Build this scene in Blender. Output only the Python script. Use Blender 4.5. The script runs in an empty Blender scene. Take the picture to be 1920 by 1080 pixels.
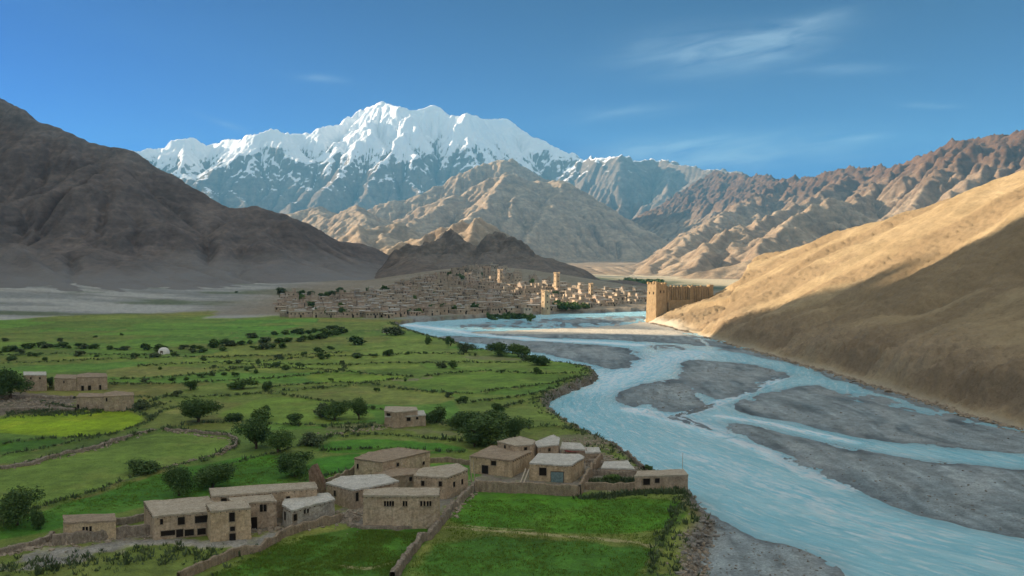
import bpy, bmesh, math, random
import numpy as np
from mathutils import Vector
random.seed(7); RS = np.random.RandomState(11)
scene = bpy.context.scene
COL = scene.collection
# ------------------------------------------------------------------ camera model (photo is 1920x1080)
FPX, HOR, H = 1660.0, 490.0, 42.0
PITCH = math.atan((540-HOR)/FPX)
cp, sp = math.cos(PITCH), math.sin(PITCH)
WL = -2.5                                    # water level
def ray(px, py):
    a = (px-960)/FPX; b = (540-py)/FPX
    return a, cp+b*sp, -sp+b*cp
def onz(px, py, z=0.0):
    a, b, c = ray(px, py); t = (z-H)/c
    return a*t, b*t
def aty(px, py, Y):
    a, b, c = ray(px, py); t = Y/b
    return a*t, Y, H+c*t
def W(pts, z=WL): return np.array([onz(p[0], p[1], z) for p in pts])
cam = bpy.data.cameras.new('camera'); cam.lens = 36*FPX/1920; cam.sensor_width = 36
cam.clip_start = 1; cam.clip_end = 60000
camo = bpy.data.objects.new('camera', cam); COL.objects.link(camo)
camo.location = (0, 0, H); camo.rotation_euler = (math.pi/2-PITCH, 0, 0); scene.camera = camo

# ------------------------------------------------------------------ numpy noise
def _h(ix, iy, s):
    with np.errstate(over='ignore'):
        h = ix.astype(np.int32).astype(np.uint32)*np.uint32(374761393) + iy.astype(np.int32).astype(np.uint32)*np.uint32(668265263) + np.uint32((s*1442695041) & 0xffffffff)
        h = (h ^ (h >> np.uint32(13)))*np.uint32(1274126177)
    return ((h ^ (h >> np.uint32(16))) & np.uint32(0xffff)).astype(np.float32)/np.float32(65535.0)
_T = np.arange(1024, dtype=np.float32)/1024*6.2831853
_CT = np.cos(_T); _ST = np.sin(_T)
def _hi(ix, iy, s):
    with np.errstate(over='ignore'):
        h = ix*np.uint32(374761393) + iy*np.uint32(668265263) + np.uint32((s*1442695041) & 0xffffffff)
        h = (h ^ (h >> np.uint32(13)))*np.uint32(1274126177)
    return (h ^ (h >> np.uint32(16))) & np.uint32(1023)
def noise(x, y, s=0):
    x, y = np.broadcast_arrays(np.asarray(x, float), np.asarray(y, float))
    jx = np.floor(x); jy = np.floor(y); fx = (x-jx).astype(np.float32); fy = (y-jy).astype(np.float32)
    ix = jx.astype(np.int32).astype(np.uint32); iy = jy.astype(np.int32).astype(np.uint32); one = np.uint32(1)
    def g(ax, ay, dx, dy):
        a = _hi(ax, ay, s); return _CT[a]*(fx-dx)+_ST[a]*(fy-dy)
    u = fx*fx*fx*(fx*(fx*6-15)+10); v = fy*fy*fy*(fy*(fy*6-15)+10)
    with np.errstate(over='ignore'): ix1 = ix+one; iy1 = iy+one
    p = g(ix, iy, 0, 0); q = g(ix, iy1, 0, 1)
    p = p+(g(ix1, iy, 1, 0)-p)*u; q = q+(g(ix1, iy1, 1, 1)-q)*u
    return (p+(q-p)*v)*np.float32(1.5)
def fbm(x, y, o=4, s=0, gain=.5):
    r = 0; a = 1
    for k in range(o):
        r = r+a*noise(x, y, s+k*17); x = x*2.03+11.3; y = y*2.03+4.7; a *= gain
    return r
def ridged(x, y, o=5, s=0, gain=.5):
    r = 0; a = 1; w = 1
    for k in range(o):
        n = 1-np.abs(noise(x, y, s+k*31)); n = n*n*w; w = np.clip(n*1.6, 0, 1)
        r = r+a*n; x = x*2.07+5.1; y = y*2.07+9.2; a *= gain
    return r
def ss(a, b, x):
    t = np.clip((x-a)/(b-a), 0, 1); return t*t*(3-2*t)
def lerp(a, b, t): return a+(b-a)*t

def seg_dist(X, Y, P, closed=False):
    """distance to polyline P, param value (index) of the nearest point, signed side"""
    P = np.asarray(P, float); n = len(P); best = np.full(X.shape, 1e18); par = np.zeros(X.shape); side = np.zeros(X.shape)
    for i in range(n if closed else n-1):
        a = P[i]; b = P[(i+1) % n]; dx, dy = b[0]-a[0], b[1]-a[1]; L = dx*dx+dy*dy+1e-12
        t = np.clip(((X-a[0])*dx+(Y-a[1])*dy)/L, 0, 1)
        d = (X-a[0]-t*dx)**2+(Y-a[1]-t*dy)**2
        m = d < best
        best = np.where(m, d, best); par = np.where(m, i+t, par)
        side = np.where(m, dx*(Y-a[1])-dy*(X-a[0]), side)
    return np.sqrt(best), par, side
def _win(X, Y, x0, x1, y0, y1):
    j0, j1 = np.searchsorted(Y[:, 0], [y0, y1]); 
    if j1 <= j0: return None
    A, B = X[j0], X[j1-1]
    i0 = min(np.searchsorted(A, x0), np.searchsorted(B, x0)); i1 = max(np.searchsorted(A, x1), np.searchsorted(B, x1))
    return None if i1 <= i0 else (slice(j0, j1), slice(i0, i1))
def local_dist(X, Y, P, pad, closed=False):
    """distance to a polyline on a row-ordered grid, exact within pad (pad elsewhere)"""
    P = np.asarray(P, float); n = len(P); out = np.full(X.shape, pad*pad, float)
    for i in range(n if closed else n-1):
        a = P[i]; b = P[(i+1) % n]
        w = _win(X, Y, min(a[0], b[0])-pad, max(a[0], b[0])+pad, min(a[1], b[1])-pad, max(a[1], b[1])+pad)
        if w is None: continue
        x = X[w]-a[0]; y = Y[w]-a[1]; dx, dy = b[0]-a[0], b[1]-a[1]; L = dx*dx+dy*dy+1e-12
        t = np.clip((x*dx+y*dy)/L, 0, 1); d = (x-t*dx)**2+(y-t*dy)**2
        out[w] = np.minimum(out[w], d)
    return np.sqrt(out)
def inside(X, Y, P):
    c = np.zeros(X.shape, bool); n = len(P)
    if X.ndim == 2:
        for j in range(X.shape[0]):
            y = Y[j, 0]; xs = []
            for i in range(n):
                x1, y1 = P[i]; x2, y2 = P[(i+1) % n]
                if (y1 > y) != (y2 > y): xs.append((x2-x1)*(y-y1)/(y2-y1)+x1)
            xs.sort()
            for k in range(0, len(xs)-1, 2):
                i0, i1 = np.searchsorted(X[j], [xs[k], xs[k+1]]); c[j, i0:i1] = True
        return c
    for i in range(n):
        x1, y1 = P[i]; x2, y2 = P[(i+1) % n]
        if y1 == y2: continue
        c ^= ((y1 > Y) != (y2 > Y)) & (X < (x2-x1)*(Y-y1)/(y2-y1)+x1)
    return c
def sdpoly(X, Y, P, pad=30.):
    """signed distance, positive inside; exact within pad of the edge"""
    P = np.asarray(P, float)
    if X.ndim == 2:
        out = np.full(X.shape, -float(pad)); w = _win(X, Y, P[:, 0].min()-pad, P[:, 0].max()+pad, P[:, 1].min()-pad, P[:, 1].max()+pad)
        if w is None: return out
        x = X[w]; y = Y[w]; d = local_dist(x, y, P, pad, True); out[w] = np.where(inside(x, y, P), d, -d); return out
    d, _, _ = seg_dist(X, Y, P, True)
    return np.where(inside(X, Y, P), np.minimum(d, pad), -np.minimum(d, pad))
def smooth_line(P, n=4):
    P = np.asarray(P, float)
    for _ in range(n and 2):
        Q = [P[0]]
        for a, b in zip(P[:-1], P[1:]): Q += [a*.75+b*.25, a*.25+b*.75]
        Q.append(P[-1]); P = np.array(Q)
    return P
def smooth_poly(P, k=2):
    P = np.asarray(P, float)
    for _ in range(k):
        N = np.roll(P, -1, 0); Q = np.empty((len(P)*2, 2)); Q[0::2] = P*.75+N*.25; Q[1::2] = P*.25+N*.75; P = Q
    return P

# ------------------------------------------------------------------ stream power erosion on a regular grid
def erode(z, dx, iters=12, K=.05, m=.5, diff=.0, keep=None):
    ny, nx = z.shape; N = nx*ny; idx = np.arange(N).reshape(ny, nx)
    off = [(-1, 0, 1), (1, 0, 1), (0, -1, 1), (0, 1, 1), (-1, -1, 1.414), (-1, 1, 1.414), (1, -1, 1.414), (1, 1, 1.414)]
    z = z.copy()
    for it in range(iters):
        rec = idx.copy(); best = np.zeros((ny, nx)); dist = np.full((ny, nx), dx); lown = np.full((ny, nx), 1e9)
        c = z[1:-1, 1:-1]
        for dy, dxx, L in off:
            nb = z[1+dy:ny-1+dy, 1+dxx:nx-1+dxx]; s = (c-nb)/(L*dx)
            b = best[1:-1, 1:-1]; mm = s > b; b[mm] = s[mm]
            rec[1:-1, 1:-1][mm] = idx[1+dy:ny-1+dy, 1+dxx:nx-1+dxx][mm]; dist[1:-1, 1:-1][mm] = L*dx
            lown[1:-1, 1:-1] = np.minimum(lown[1:-1, 1:-1], nb)
        pit = (rec == idx); pit[0] = pit[-1] = False; pit[:, 0] = pit[:, -1] = False
        z[pit] = lown[pit]+.05
        r = rec.ravel(); d = (r != np.arange(N)).astype(np.int32); q = r.copy()
        for _ in range(12):
            d = d+d[q]; q2 = q[q]
            if (q2 == q).all(): break
            q = q2
        order = np.argsort(d, kind='stable'); ds = d[order]; cut = np.searchsorted(ds, np.arange(ds[-1]+2))
        A = np.full(N, dx*dx, float)
        for k in range(ds[-1], 0, -1):
            I = order[cut[k]:cut[k+1]]; np.add.at(A, r[I], A[I])
        F = K*A**m/dist.ravel(); zf = z.ravel().copy()
        if keep is not None: F = F*keep.ravel()
        for k in range(1, ds[-1]+1):
            I = order[cut[k]:cut[k+1]]; zf[I] = (zf[I]+F[I]*zf[r[I]])/(1+F[I])
        z = zf.reshape(ny, nx)
        if diff:
            l = np.zeros_like(z); l[1:-1, 1:-1] = z[:-2, 1:-1]+z[2:, 1:-1]+z[1:-1, :-2]+z[1:-1, 2:]-4*z[1:-1, 1:-1]
            z = z+diff*l
    return z
def upsample(z, k=2):
    ny, nx = z.shape; yi = np.linspace(0, ny-1, (ny-1)*k+1); xi = np.linspace(0, nx-1, (nx-1)*k+1)
    y0 = np.minimum(yi.astype(int), ny-2); x0 = np.minimum(xi.astype(int), nx-2); fy = (yi-y0)[:, None]; fx = (xi-x0)[None]
    a = z[y0][:, x0]; b = z[y0][:, x0+1]; c = z[y0+1][:, x0]; d = z[y0+1][:, x0+1]
    return (a*(1-fx)+b*fx)*(1-fy)+(c*(1-fx)+d*fx)*fy

# ------------------------------------------------------------------ mesh helpers
def link(name, me, mat=None, parent=None, loc=None, **props):
    o = bpy.data.objects.new(name, me); COL.objects.link(o)
    if mat and me is not None:
        for m_ in (mat if isinstance(mat, (list, tuple)) else [mat]): me.materials.append(m_)
    if parent: o.parent = parent
    if loc is not None: o.location = loc
    for k, v in props.items():
        if v: o[k] = v
    return o
def thing(name, label, cat, loc=(0, 0, 0), rz=0, group=None):
    o = link(name, None, loc=loc, label=label, category=cat, group=group); o.rotation_euler.z = rz
    return o
def grid_mesh(name, X, Y, Z, attrs=None, smooth=True):
    ny, nx = Z.shape; me = bpy.data.meshes.new(name)
    co = np.stack([X, Y, Z], -1).reshape(-1, 3).astype(np.float32)
    i = np.arange(ny*nx, dtype=np.int32).reshape(ny, nx)
    f = np.stack([i[:-1, :-1], i[:-1, 1:], i[1:, 1:], i[1:, :-1]], -1).reshape(-1, 4)
    return np_mesh(me, co, f, attrs, smooth)
def np_mesh(me, co, f, attrs=None, smooth=True):
    if isinstance(me, str): me = bpy.data.meshes.new(me)
    co = np.asarray(co, np.float32); f = np.asarray(f, np.int32); k = f.shape[1]
    me.vertices.add(len(co)); me.vertices.foreach_set('co', co.ravel())
    me.loops.add(f.size); me.loops.foreach_set('vertex_index', f.ravel())
    me.polygons.add(len(f)); me.polygons.foreach_set('loop_start', np.arange(0, f.size, k, dtype=np.int32))
    me.polygons.foreach_set('loop_total', np.full(len(f), k, np.int32))
    me.polygons.foreach_set('use_smooth', np.full(len(f), smooth, bool))
    me.update(calc_edges=True)
    for n, v in (attrs or {}).items():
        v = np.asarray(v, np.float32)
        if v.ndim >= 2 and v.shape[-1] == 3:
            v = v.reshape(-1, 3); a = me.attributes.new(n, 'FLOAT_COLOR', 'POINT')
            a.data.foreach_set('color', np.concatenate([v, np.ones((len(v), 1), np.float32)], 1).ravel())
        else:
            a = me.attributes.new(n, 'FLOAT', 'POINT'); a.data.foreach_set('value', v.ravel())
    return me

# ------------------------------------------------------------------ material helpers
class NT:
    def __init__(s, name):
        s.m = bpy.data.materials.new(name); s.m.use_nodes = True; s.t = s.m.node_tree
        s.b = s.t.nodes['Principled BSDF']; s.b.inputs['Specular IOR Level'].default_value = .25
    def n(s, ty, **kw):
        nd = s.t.nodes.new(ty)
        for k, v in kw.items(): setattr(nd, k, v)
        return nd
    def l(s, a, b): s.t.links.new(a, b)
    def set(s, sock, v):
        if hasattr(v, 'is_output'): s.l(v, sock)
        elif isinstance(v, (tuple, list)) and len(v) == 3 and sock.type == 'RGBA': sock.default_value = (*v, 1)
        else: sock.default_value = v
    def pos(s, scale=(1, 1, 1), obj=True):
        tc = s.n('ShaderNodeTexCoord'); mp = s.n('ShaderNodeMapping'); mp.inputs['Scale'].default_value = scale
        s.l(tc.outputs['Object'], mp.inputs[0]); return mp.outputs[0]
    def wpos(s, scale=(1, 1, 1), rot=(0, 0, 0)):
        g = s.n('ShaderNodeNewGeometry'); mp = s.n('ShaderNodeMapping'); mp.inputs['Scale'].default_value = scale; mp.inputs['Rotation'].default_value = rot
        s.l(g.outputs['Position'], mp.inputs[0]); return mp.outputs[0]
    def noise(s, vec, scale, detail=6, rough=.6, dist=0):
        nd = s.n('ShaderNodeTexNoise'); nd.inputs['Scale'].default_value = scale; nd.inputs['Detail'].default_value = detail
        nd.inputs['Roughness'].default_value = rough; nd.inputs['Distortion'].default_value = dist; s.l(vec, nd.inputs['Vector']); return nd.outputs['Fac']
    def ramp(s, fac, stops):
        r = s.n('ShaderNodeValToRGB'); e = r.color_ramp.elements
        while len(e) < len(stops): e.new(.5)
        for k, (p, c) in enumerate(stops):
            e[k].position = p; e[k].color = (*c, 1) if isinstance(c, (tuple, list)) else (c, c, c, 1)
        s.l(fac, r.inputs[0]); return r.outputs[0]
    def mix(s, fac, a, b, mode='MIX'):
        m = s.n('ShaderNodeMix', data_type='RGBA', blend_type=mode); s.set(m.inputs[0], fac); s.set(m.inputs[6], a); s.set(m.inputs[7], b); return m.outputs[2]
    def math(s, op, a, b=0, clamp=False):
        m = s.n('ShaderNodeMath', operation=op, use_clamp=clamp); s.set(m.inputs[0], a); s.set(m.inputs[1], b); return m.outputs[0]
    def attr(s, name, col=True):
        a = s.n('ShaderNodeAttribute', attribute_name=name); return a.outputs['Color' if col else 'Fac']
    def bump(s, h, strength=.5, dist=1, normal=None):
        b = s.n('ShaderNodeBump'); b.inputs['Strength'].default_value = strength; b.inputs['Distance'].default_value = dist
        s.l(h, b.inputs['Height'])
        if normal: s.l(normal, b.inputs['Normal'])
        s.l(b.outputs[0], s.b.inputs['Normal']); return b.outputs[0]
    def fin(s, col=None, rough=.9, spec=None):
        if col is not None: s.set(s.b.inputs['Base Color'], col)
        s.set(s.b.inputs['Roughness'], rough)
        if spec is not None: s.b.inputs['Specular IOR Level'].default_value = spec
        return s.m
# ------------------------------------------------------------------ light direction
SUN_EL, SUN_AZ = math.radians(17), math.radians(-18)      # azimuth: from the left, this much behind the camera
TA, TE = math.tan(SUN_AZ), math.tan(SUN_EL)/math.cos(SUN_AZ)
# ------------------------------------------------------------------ terrain: river bed, bars, banks
BANK = W([(560,597),(640,600),(700,603),(742,607),(757,616),(800,629),(860,645),(905,658),(990,668),(1045,680),(1080,684),(1108,692),(1121,702),(1100,716),(1060,730),
    (1031,745),(1025,758),(1040,775),(1075,796),(1110,815),(1150,834),(1180,856),(1215,880),(1255,895),(1292,915),(1296,930),(1312,955),(1332,975),
    (1325,1000),(1302,1020),(1303,1045),(1296,1085),(1290,1200),(1280,1500)], -1.)
FARSHORE = W([(640,600),(700,601),(760,602),(830,597),(900,593),(960,589),(1030,585.5),(1100,584),(1215,580),(1300,575)], -1.)
RIV = np.concatenate([BANK[3:], [(150,-300),(330,-300),(330,100),(200,232),(170,450),(160,640),(170,800)], FARSHORE[::-1][:-2]])
BANKP = smooth_poly(RIV, 1)
def P_(pts): return smooth_poly(W(pts), 2)
BARS = [P_(p) for p in [
 [(800,634),(870,629),(1000,640),(1096,644),(1159,650),(1196,662),(1194,673),(1170,690),(1150,697),(1128,690),(1090,679),(1045,668),(980,657),(900,645)],
 [(1268,692),(1278,680),(1303,673),(1337,677),(1414,684),(1455,694),(1480,703),(1450,709),(1434,722),(1412,738),(1371,744),(1340,752),(1318,742),(1300,724),(1284,712)],
 [(1145,740),(1192,724),(1262,709),(1280,718),(1300,734),(1326,752),(1308,767),(1270,775),(1245,771),(1235,764),(1212,757),(1186,766),(1159,754)],
 [(1258,782),(1275,774),(1320,762),(1345,754),(1330,766),(1290,778)],
 [(1361,763),(1385,752),(1433,736),(1481,728),(1534,720),(1554,727),(1570,743),(1600,752),(1674,764),(1770,786),(1860,800),(2050,830),(2050,866),(1920,849),(1760,840),(1674,830),(1578,814),(1481,791),(1409,781)],
 [(1346,808),(1371,791),(1409,796),(1481,815),(1578,834),(1674,854),(1770,868),(1920,878),(2080,895),(2080,1040),(1920,1008),(1843,998),(1770,979),(1698,960),(1626,926),(1578,904),(1544,887),(1496,871),(1478,858),(1455,843),(1400,822)],
 [(1305,930),(1330,962),(1372,990),(1430,1013),(1480,1022),(1530,1037),(1562,1062),(1590,1095),(1650,1180),(1250,1400),(1240,1080),(1280,1000)],
 [(860,623.5),(930,621),(1050,616),(1150,611),(1215,603),(1262,606),(1300,626),(1320,638),(1330,650),(1285,646),(1200,640),(1100,636),(980,632)],
 [(1020,600),(1100,598),(1180,596),(1205,600),(1180,604),(1050,606)],
 [(1300,628),(1337,640),(1400,655),(1480,668),(1534,682),(1602,712),(1722,744),(1818,768),(1920,790),(1920,805),(1800,778),(1700,752),(1600,724),(1500,684),(1400,664),(1330,652)],
]]
SHOAL = [P_(p) for p in [
 [(1000,598),(1200,590),(1260,600),(1200,612),(1000,616),(860,620),(830,612),(900,604)],
 [(1195,645),(1280,646),(1300,655),(1270,661),(1215,656)],
 [(1560,735),(1620,735),(1730,757),(1820,778),(1920,800),(2060,830),(2060,850),(1900,820),(1770,800),(1640,775),(1570,757)],
 [(1180,770),(1245,775),(1300,780),(1340,800),(1370,815),(1340,812),(1290,800),(1240,785)],
]]
SUNNY_SAND = P_([(840,624),(930,621),(1050,615),(1150,609),(1200,598),(1262,600),(1330,626),(1310,629),(1200,629),(980,628)])
xfY = [-300, 100, 232, 258, 332, 450, 560, 633, 700, 760]
xfX = [150, 141, 136, 132, 129, 120, 112, 100, 96, 92]
def land_z(X, Y, n1=None, n2=None):
    if n1 is None: n1 = fbm(X/60, Y/60, 4, 3); n2 = fbm(X/6, Y/6, 4, 5)
    Y0 = np.interp(X, [-900, -380, -230, -100, 0], [560, 640, 690, 760, 820])   # alluvial fan below the left hill
    fan = 15*ss(0, 1, (Y-Y0)/420)*ss(60, -260, X) + 9*ss(-330, -700, X)*ss(300, 700, Y)
    town = 34*np.exp(-((X+30)/170)**2)*ss(760, 1180, Y)                         # rise under the town
    return np.maximum(fan, town)+np.minimum(fan, town)*.25 + .35*n1+.05*n2 + 0.5*ss(1500, 3000, Y)
def ground_parts(X, Y):
    """height and zone masks of the ground sheet"""
    n1 = fbm(X/60, Y/60, 4, 3); n2 = fbm(X/6, Y/6, 4, 5)
    land = land_z(X, Y, n1, n2)
    sd = sdpoly(X, Y, BANKP, 20.)+(1.0*fbm(X/9, Y/9, 3, 21)+.35*fbm(X/2.2, Y/2.2, 2, 22))*np.clip(Y/250, .5, 1.6)
    sb = np.full(X.shape, -30.)
    for p in BARS: sb = np.maximum(sb, sdpoly(X, Y, p))
    wob = np.clip(Y/260, .5, 2.2)
    nb = fbm(X/14, Y/22, 4, 31)*3.0*wob+fbm(X/3, Y/5, 3, 33)*1.1*wob
    sb = sb+nb*.8
    sh = np.full(X.shape, -30.)
    for p in SHOAL: sh = np.maximum(sh, sdpoly(X, Y, p))
    chan = np.sin(X*.9+fbm(X/10, Y/25, 3, 41)*9+Y*.02)
    shz = .05*chan+.20*fbm(X/7, Y/30, 4, 43)-.02
    bed = np.where(sb > 0, np.minimum(.042*sb, .24+.012*sb), .09*sb)
    bed = np.clip(bed, -1.1, .75)+np.where(sb > 0, .05*n2*np.clip(sb, 0, 1)+.17*fbm(X/14, Y/46, 4, 44)*np.clip(sb/3, 0, 1), 0)
    bed = np.where((sh > -2) & (sb < 1), lerp(bed, np.maximum(bed, shz), ss(-2, 3, sh)), bed)
    bedz = WL+bed
    k = ss(-1.6, 1.4, sd)
    z = lerp(land, bedz, k)
    return z, sd, sb, sh, n1, n2
def ground_z(X, Y):
    X = np.atleast_1d(np.asarray(X, float)); Y = np.atleast_1d(np.asarray(Y, float))
    return ground_parts(X, Y)[0]
def G3(pts):
    """first ground point seen at each photo pixel (march along the sight line)"""
    P = np.array([p[:2] for p in pts], float); a, b, c = ray(P[:, 0], np.maximum(P[:, 1], HOR+3)); T = np.geomspace(60, 3600, 900)[None]/b[:, None]
    x = a[:, None]*T; y = b[:, None]*T; d = H+c[:, None]*T-land_z(x, y); k = np.argmax(d < 0, 1); k = np.where((d < 0).any(1), k, 899); i = np.arange(len(P)); k = np.maximum(k, 1)
    d0, d1 = d[i, k-1], d[i, k]; f = np.clip(d0/np.where(d0 == d1, 1, d0-d1), 0, 1); t = T[i, k-1]+(T[i, k]-T[i, k-1])*f
    x = a*t; y = b*t; return np.stack([x, y, land_z(x, y)], 1)
def gp(px, py): return tuple(float(v) for v in G3([(px, py)])[0])
def G(pts): return G3(pts)[:, :2]
def PG(pts, k=2): return smooth_poly(G(pts), k)

# field boundaries (overgrown bunds and ditches): photo pixels -> ground, width in m
BUNDS = [
 ([(0,856),(61,848),(143,829),(196,819),(244,807),(285,789),(300,772),(360,762)],1.0),
 ([(0,880),(61,870),(122,852),(183,840),(212,829),(281,811),(310,807),(367,811),(424,817),(444,825),(440,840),(415,852),(367,868),(310,880),(228,905),(122,941),(60,958),(0,990)],1.1),
 ([(0,836),(60,824),(140,823),(200,817)],.7),
 ([(0,787),(49,776),(122,769),(228,767),(265,775),(285,789)],1.0),
 ([(310,807),(345,800),(430,792),(520,797),(600,800),(700,795)],.8),
 ([(590,826),(640,820),(720,815),(800,824),(870,830)],.7),
 ([(560,905),(620,893),(665,883)],.6),
 ([(600,800),(660,806),(740,800)],.7),
 ([(700,800),(640,815),(600,828),(560,838),(520,850),(440,870)],.6),
 ([(800,795),(870,802),(960,806),(1050,800),(1080,810)],.7),
 ([(690,721),(560,733),(505,738),(420,745),(300,748),(200,742)],1.1),
 ([(505,738),(560,745),(640,760),(720,770)],.8),
 ([(690,721),(760,733),(830,738),(890,741),(930,732),(1000,726),(1060,716),(1105,706)],1.4),
 ([(690,721),(640,719),(560,722),(500,730)],1.0),
 ([(500,711),(560,706),(640,697),(720,705),(790,708),(700,717),(690,721)],1.0),
 ([(790,708),(860,700),(900,697),(960,699),(1020,702),(1080,700)],1.0),
 ([(640,697),(560,692),(480,690),(380,693)],1.0),
 ([(650,686),(560,684),(420,683)],1.2),
 ([(640,697),(650,686),(700,683),(800,683),(900,680),(1000,681)],1.1),
 ([(500,678),(600,670),(700,668),(810,662),(900,668)],1.4),
 ([(400,672),(480,668),(560,668),(640,662),(700,655),(760,648)],1.6),
 ([(0,683),(80,681),(170,676),(260,673),(330,670),(420,673),(480,668)],1.5),
 ([(200,713),(300,712),(400,700),(470,690),(520,684)],1.6),
 ([(200,722),(320,722),(420,716),(500,711)],1.6),
 ([(260,688),(340,683),(430,680),(500,678)],1.0),
 ([(0,655),(60,650),(140,652),(250,656),(330,652),(400,650),(480,646),(560,640),(640,628),(700,622)],3.2),
 ([(0,668),(100,665),(200,667),(270,668),(330,662),(400,655)],2.0),
 ([(350,640),(450,634),(560,630),(640,622),(720,618)],2.2),
 ([(0,638),(120,634),(260,636),(400,628),(540,620),(640,612)],1.8),
 ([(0,622),(160,618),(320,620),(500,612),(640,608)],1.5),
 ([(80,755),(160,775),(230,768),(300,750),(330,742)],1.2),
 ([(880,800),(930,770),(980,755),(1030,745)],1.0),
 ([(600,848),(700,842),(800,846),(870,850)],.6),
 ([(860,760),(930,750),(1000,742),(1060,730)],1.0),
 ([(1290,930),(1270,970),(1240,1010),(1220,1080)],1.2),
]
# field colours, photo pixels
FIELDS = [
 ([(-60,790),(49,779),(122,772),(228,770),(262,778),(271,790),(244,804),(196,816),(134,820),(61,816),(-60,808)],(.115,.185,.008)),
 ([(-60,826),(60,824),(130,824),(80,842),(-60,852)],(.035,.095,.012)),
 ([(-60,885),(61,874),(122,856),(212,833),(310,810),(424,820),(438,832),(410,850),(310,878),(122,938),(-60,970)],(.075,.125,.028)),
 ([(-60,1000),(122,945),(310,884),(440,858),(560,850),(560,900),(400,925),(270,950),(0,1020)],(.035,.105,.012)),
 ([(300,772),(420,745),(400,770),(330,778)],(.12,.135,.05)),
 ([(400,780),(500,742),(600,750),(700,772),(700,790),(560,796),(430,788)],(.085,.14,.028)),
 ([(600,830),(700,822),(860,834),(880,850),(700,850),(600,850)],(.038,.115,.012)),
 ([(700,722),(880,742),(800,762),(640,756),(560,745),(510,740),(600,730)],(.095,.125,.038)),
 ([(800,710),(900,700),(1080,702),(1060,714),(930,730),(890,738),(720,720)],(.070,.128,.026)),
 ([(200,712),(380,700),(420,690),(300,686),(200,690)],(.110,.130,.045)),
 ([(430,680),(640,672),(640,683),(560,690),(480,688)],(.085,.135,.03)),
 ([(560,705),(640,699),(780,708),(700,716),(600,718)],(.09,.150,.025)),
 ([(0,690),(150,682),(300,676),(240,690),(100,700),(0,700)],(.055,.12,.025)),
 ([(840,735),(880,800),(1000,804),(1060,795),(1030,760),(1050,735),(960,742)],(.075,.115,.03)),
 ([(640,905),(560,880),(600,855),(700,850),(860,850),(700,850)],(.03,.105,.010)),
 ([(850,945),(900,925),(1090,935),(1280,935),(1290,960),(1250,1000),(1000,1000),(840,985)],(.040,.120,.010)),
 ([(830,1000),(1200,1022),(1230,1035),(1180,1100),(760,1100)],(.035,.100,.014)),
 ([(500,1035),(640,985),(800,992),(830,975),(800,1010),(740,1100),(360,1100)],(.036,.100,.012)),
 ([(690,650),(760,640),(860,655),(980,672),(1040,690),(900,690),(760,680),(660,660)],(.085,.13,.035)),
]
DRY = [ # bare / stony ground, photo pixels
 ([(40,1041),(122,1023),(293,1007),(400,1012),(530,992),(560,985),(540,1008),(440,1041),(407,1031),(330,1022),(244,1025),(183,1047),(122,1058),(60,1070),(0,1060)],(.25,.235,.205),1.0),
 ([(98,1005),(285,985),(640,960),(660,975),(570,990),(520,1000),(290,1012),(98,1020)],(.20,.175,.14),1.0),
 ([(640,940),(690,925),(780,925),(880,905),(890,900),(862,930),(835,958),(820,990),(680,992),(640,975)],(.20,.18,.15),1.0),
 ([(890,862),(1000,830),(1100,838),(1200,875),(1290,905),(1290,915),(1090,925),(1080,922),(895,918)],(.22,.19,.15),1.0),
 ([(1000,822),(1060,815),(1130,815),(1150,835),(1100,845),(1040,830)],(.17,.16,.11),.7),
 ([(-40,735),(60,735),(143,745),(145,772),(60,776),(-40,782)],(.13,.105,.085),.9),
 ([(600,800),(700,792),(730,798),(690,806),(640,812)],(.16,.15,.10),.5),
 ([(700,795),(880,812),(860,822),(740,806)],(.16,.15,.10),.5),
 ([(700,717),(790,709),(820,706),(780,714)],(.20,.17,.13),.7),
 ([(1060,728),(1110,708),(1125,703),(1100,722),(1040,750),(1030,748)],(.16,.145,.12),.8),
 ([(850,668),(940,668),(1000,676),(900,676)],(.17,.165,.10),.6),
]
TRACK = [([(838,989),(920,995),(1020,1002),(1120,1010),(1190,1016),(1225,1026)],.55),([(640,1062),(690,1068),(740,1055)],.5),([(870,985),(940,992),(1000,994)],.25)]
# ------------------------------------------------------------------ build ground sheet
def rows():
    ys = list(np.linspace(-2500, -150, 12))+list(np.linspace(-100, 85, 16)); y = 92.
    while y < 12800:
        ys.append(y); y += min(max(y*y/(H*FPX*.53)*.62, .30), max(1.6, .012*y))
    return np.array(ys+[13400])
RY = rows()
u = np.concatenate([-(1+np.geomspace(.02, 60, 34))[::-1], np.linspace(-1, 1, 1000), 1+np.geomspace(.02, 60, 34)])
X = u[None]*(np.clip(RY, 95, None)[:, None]*.64); Y = np.repeat(RY[:, None], len(u), 1)
X = np.clip(X, -13000, 13000)
Z, sd, sb, sh, n1, n2 = ground_parts(X, Y)
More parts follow.
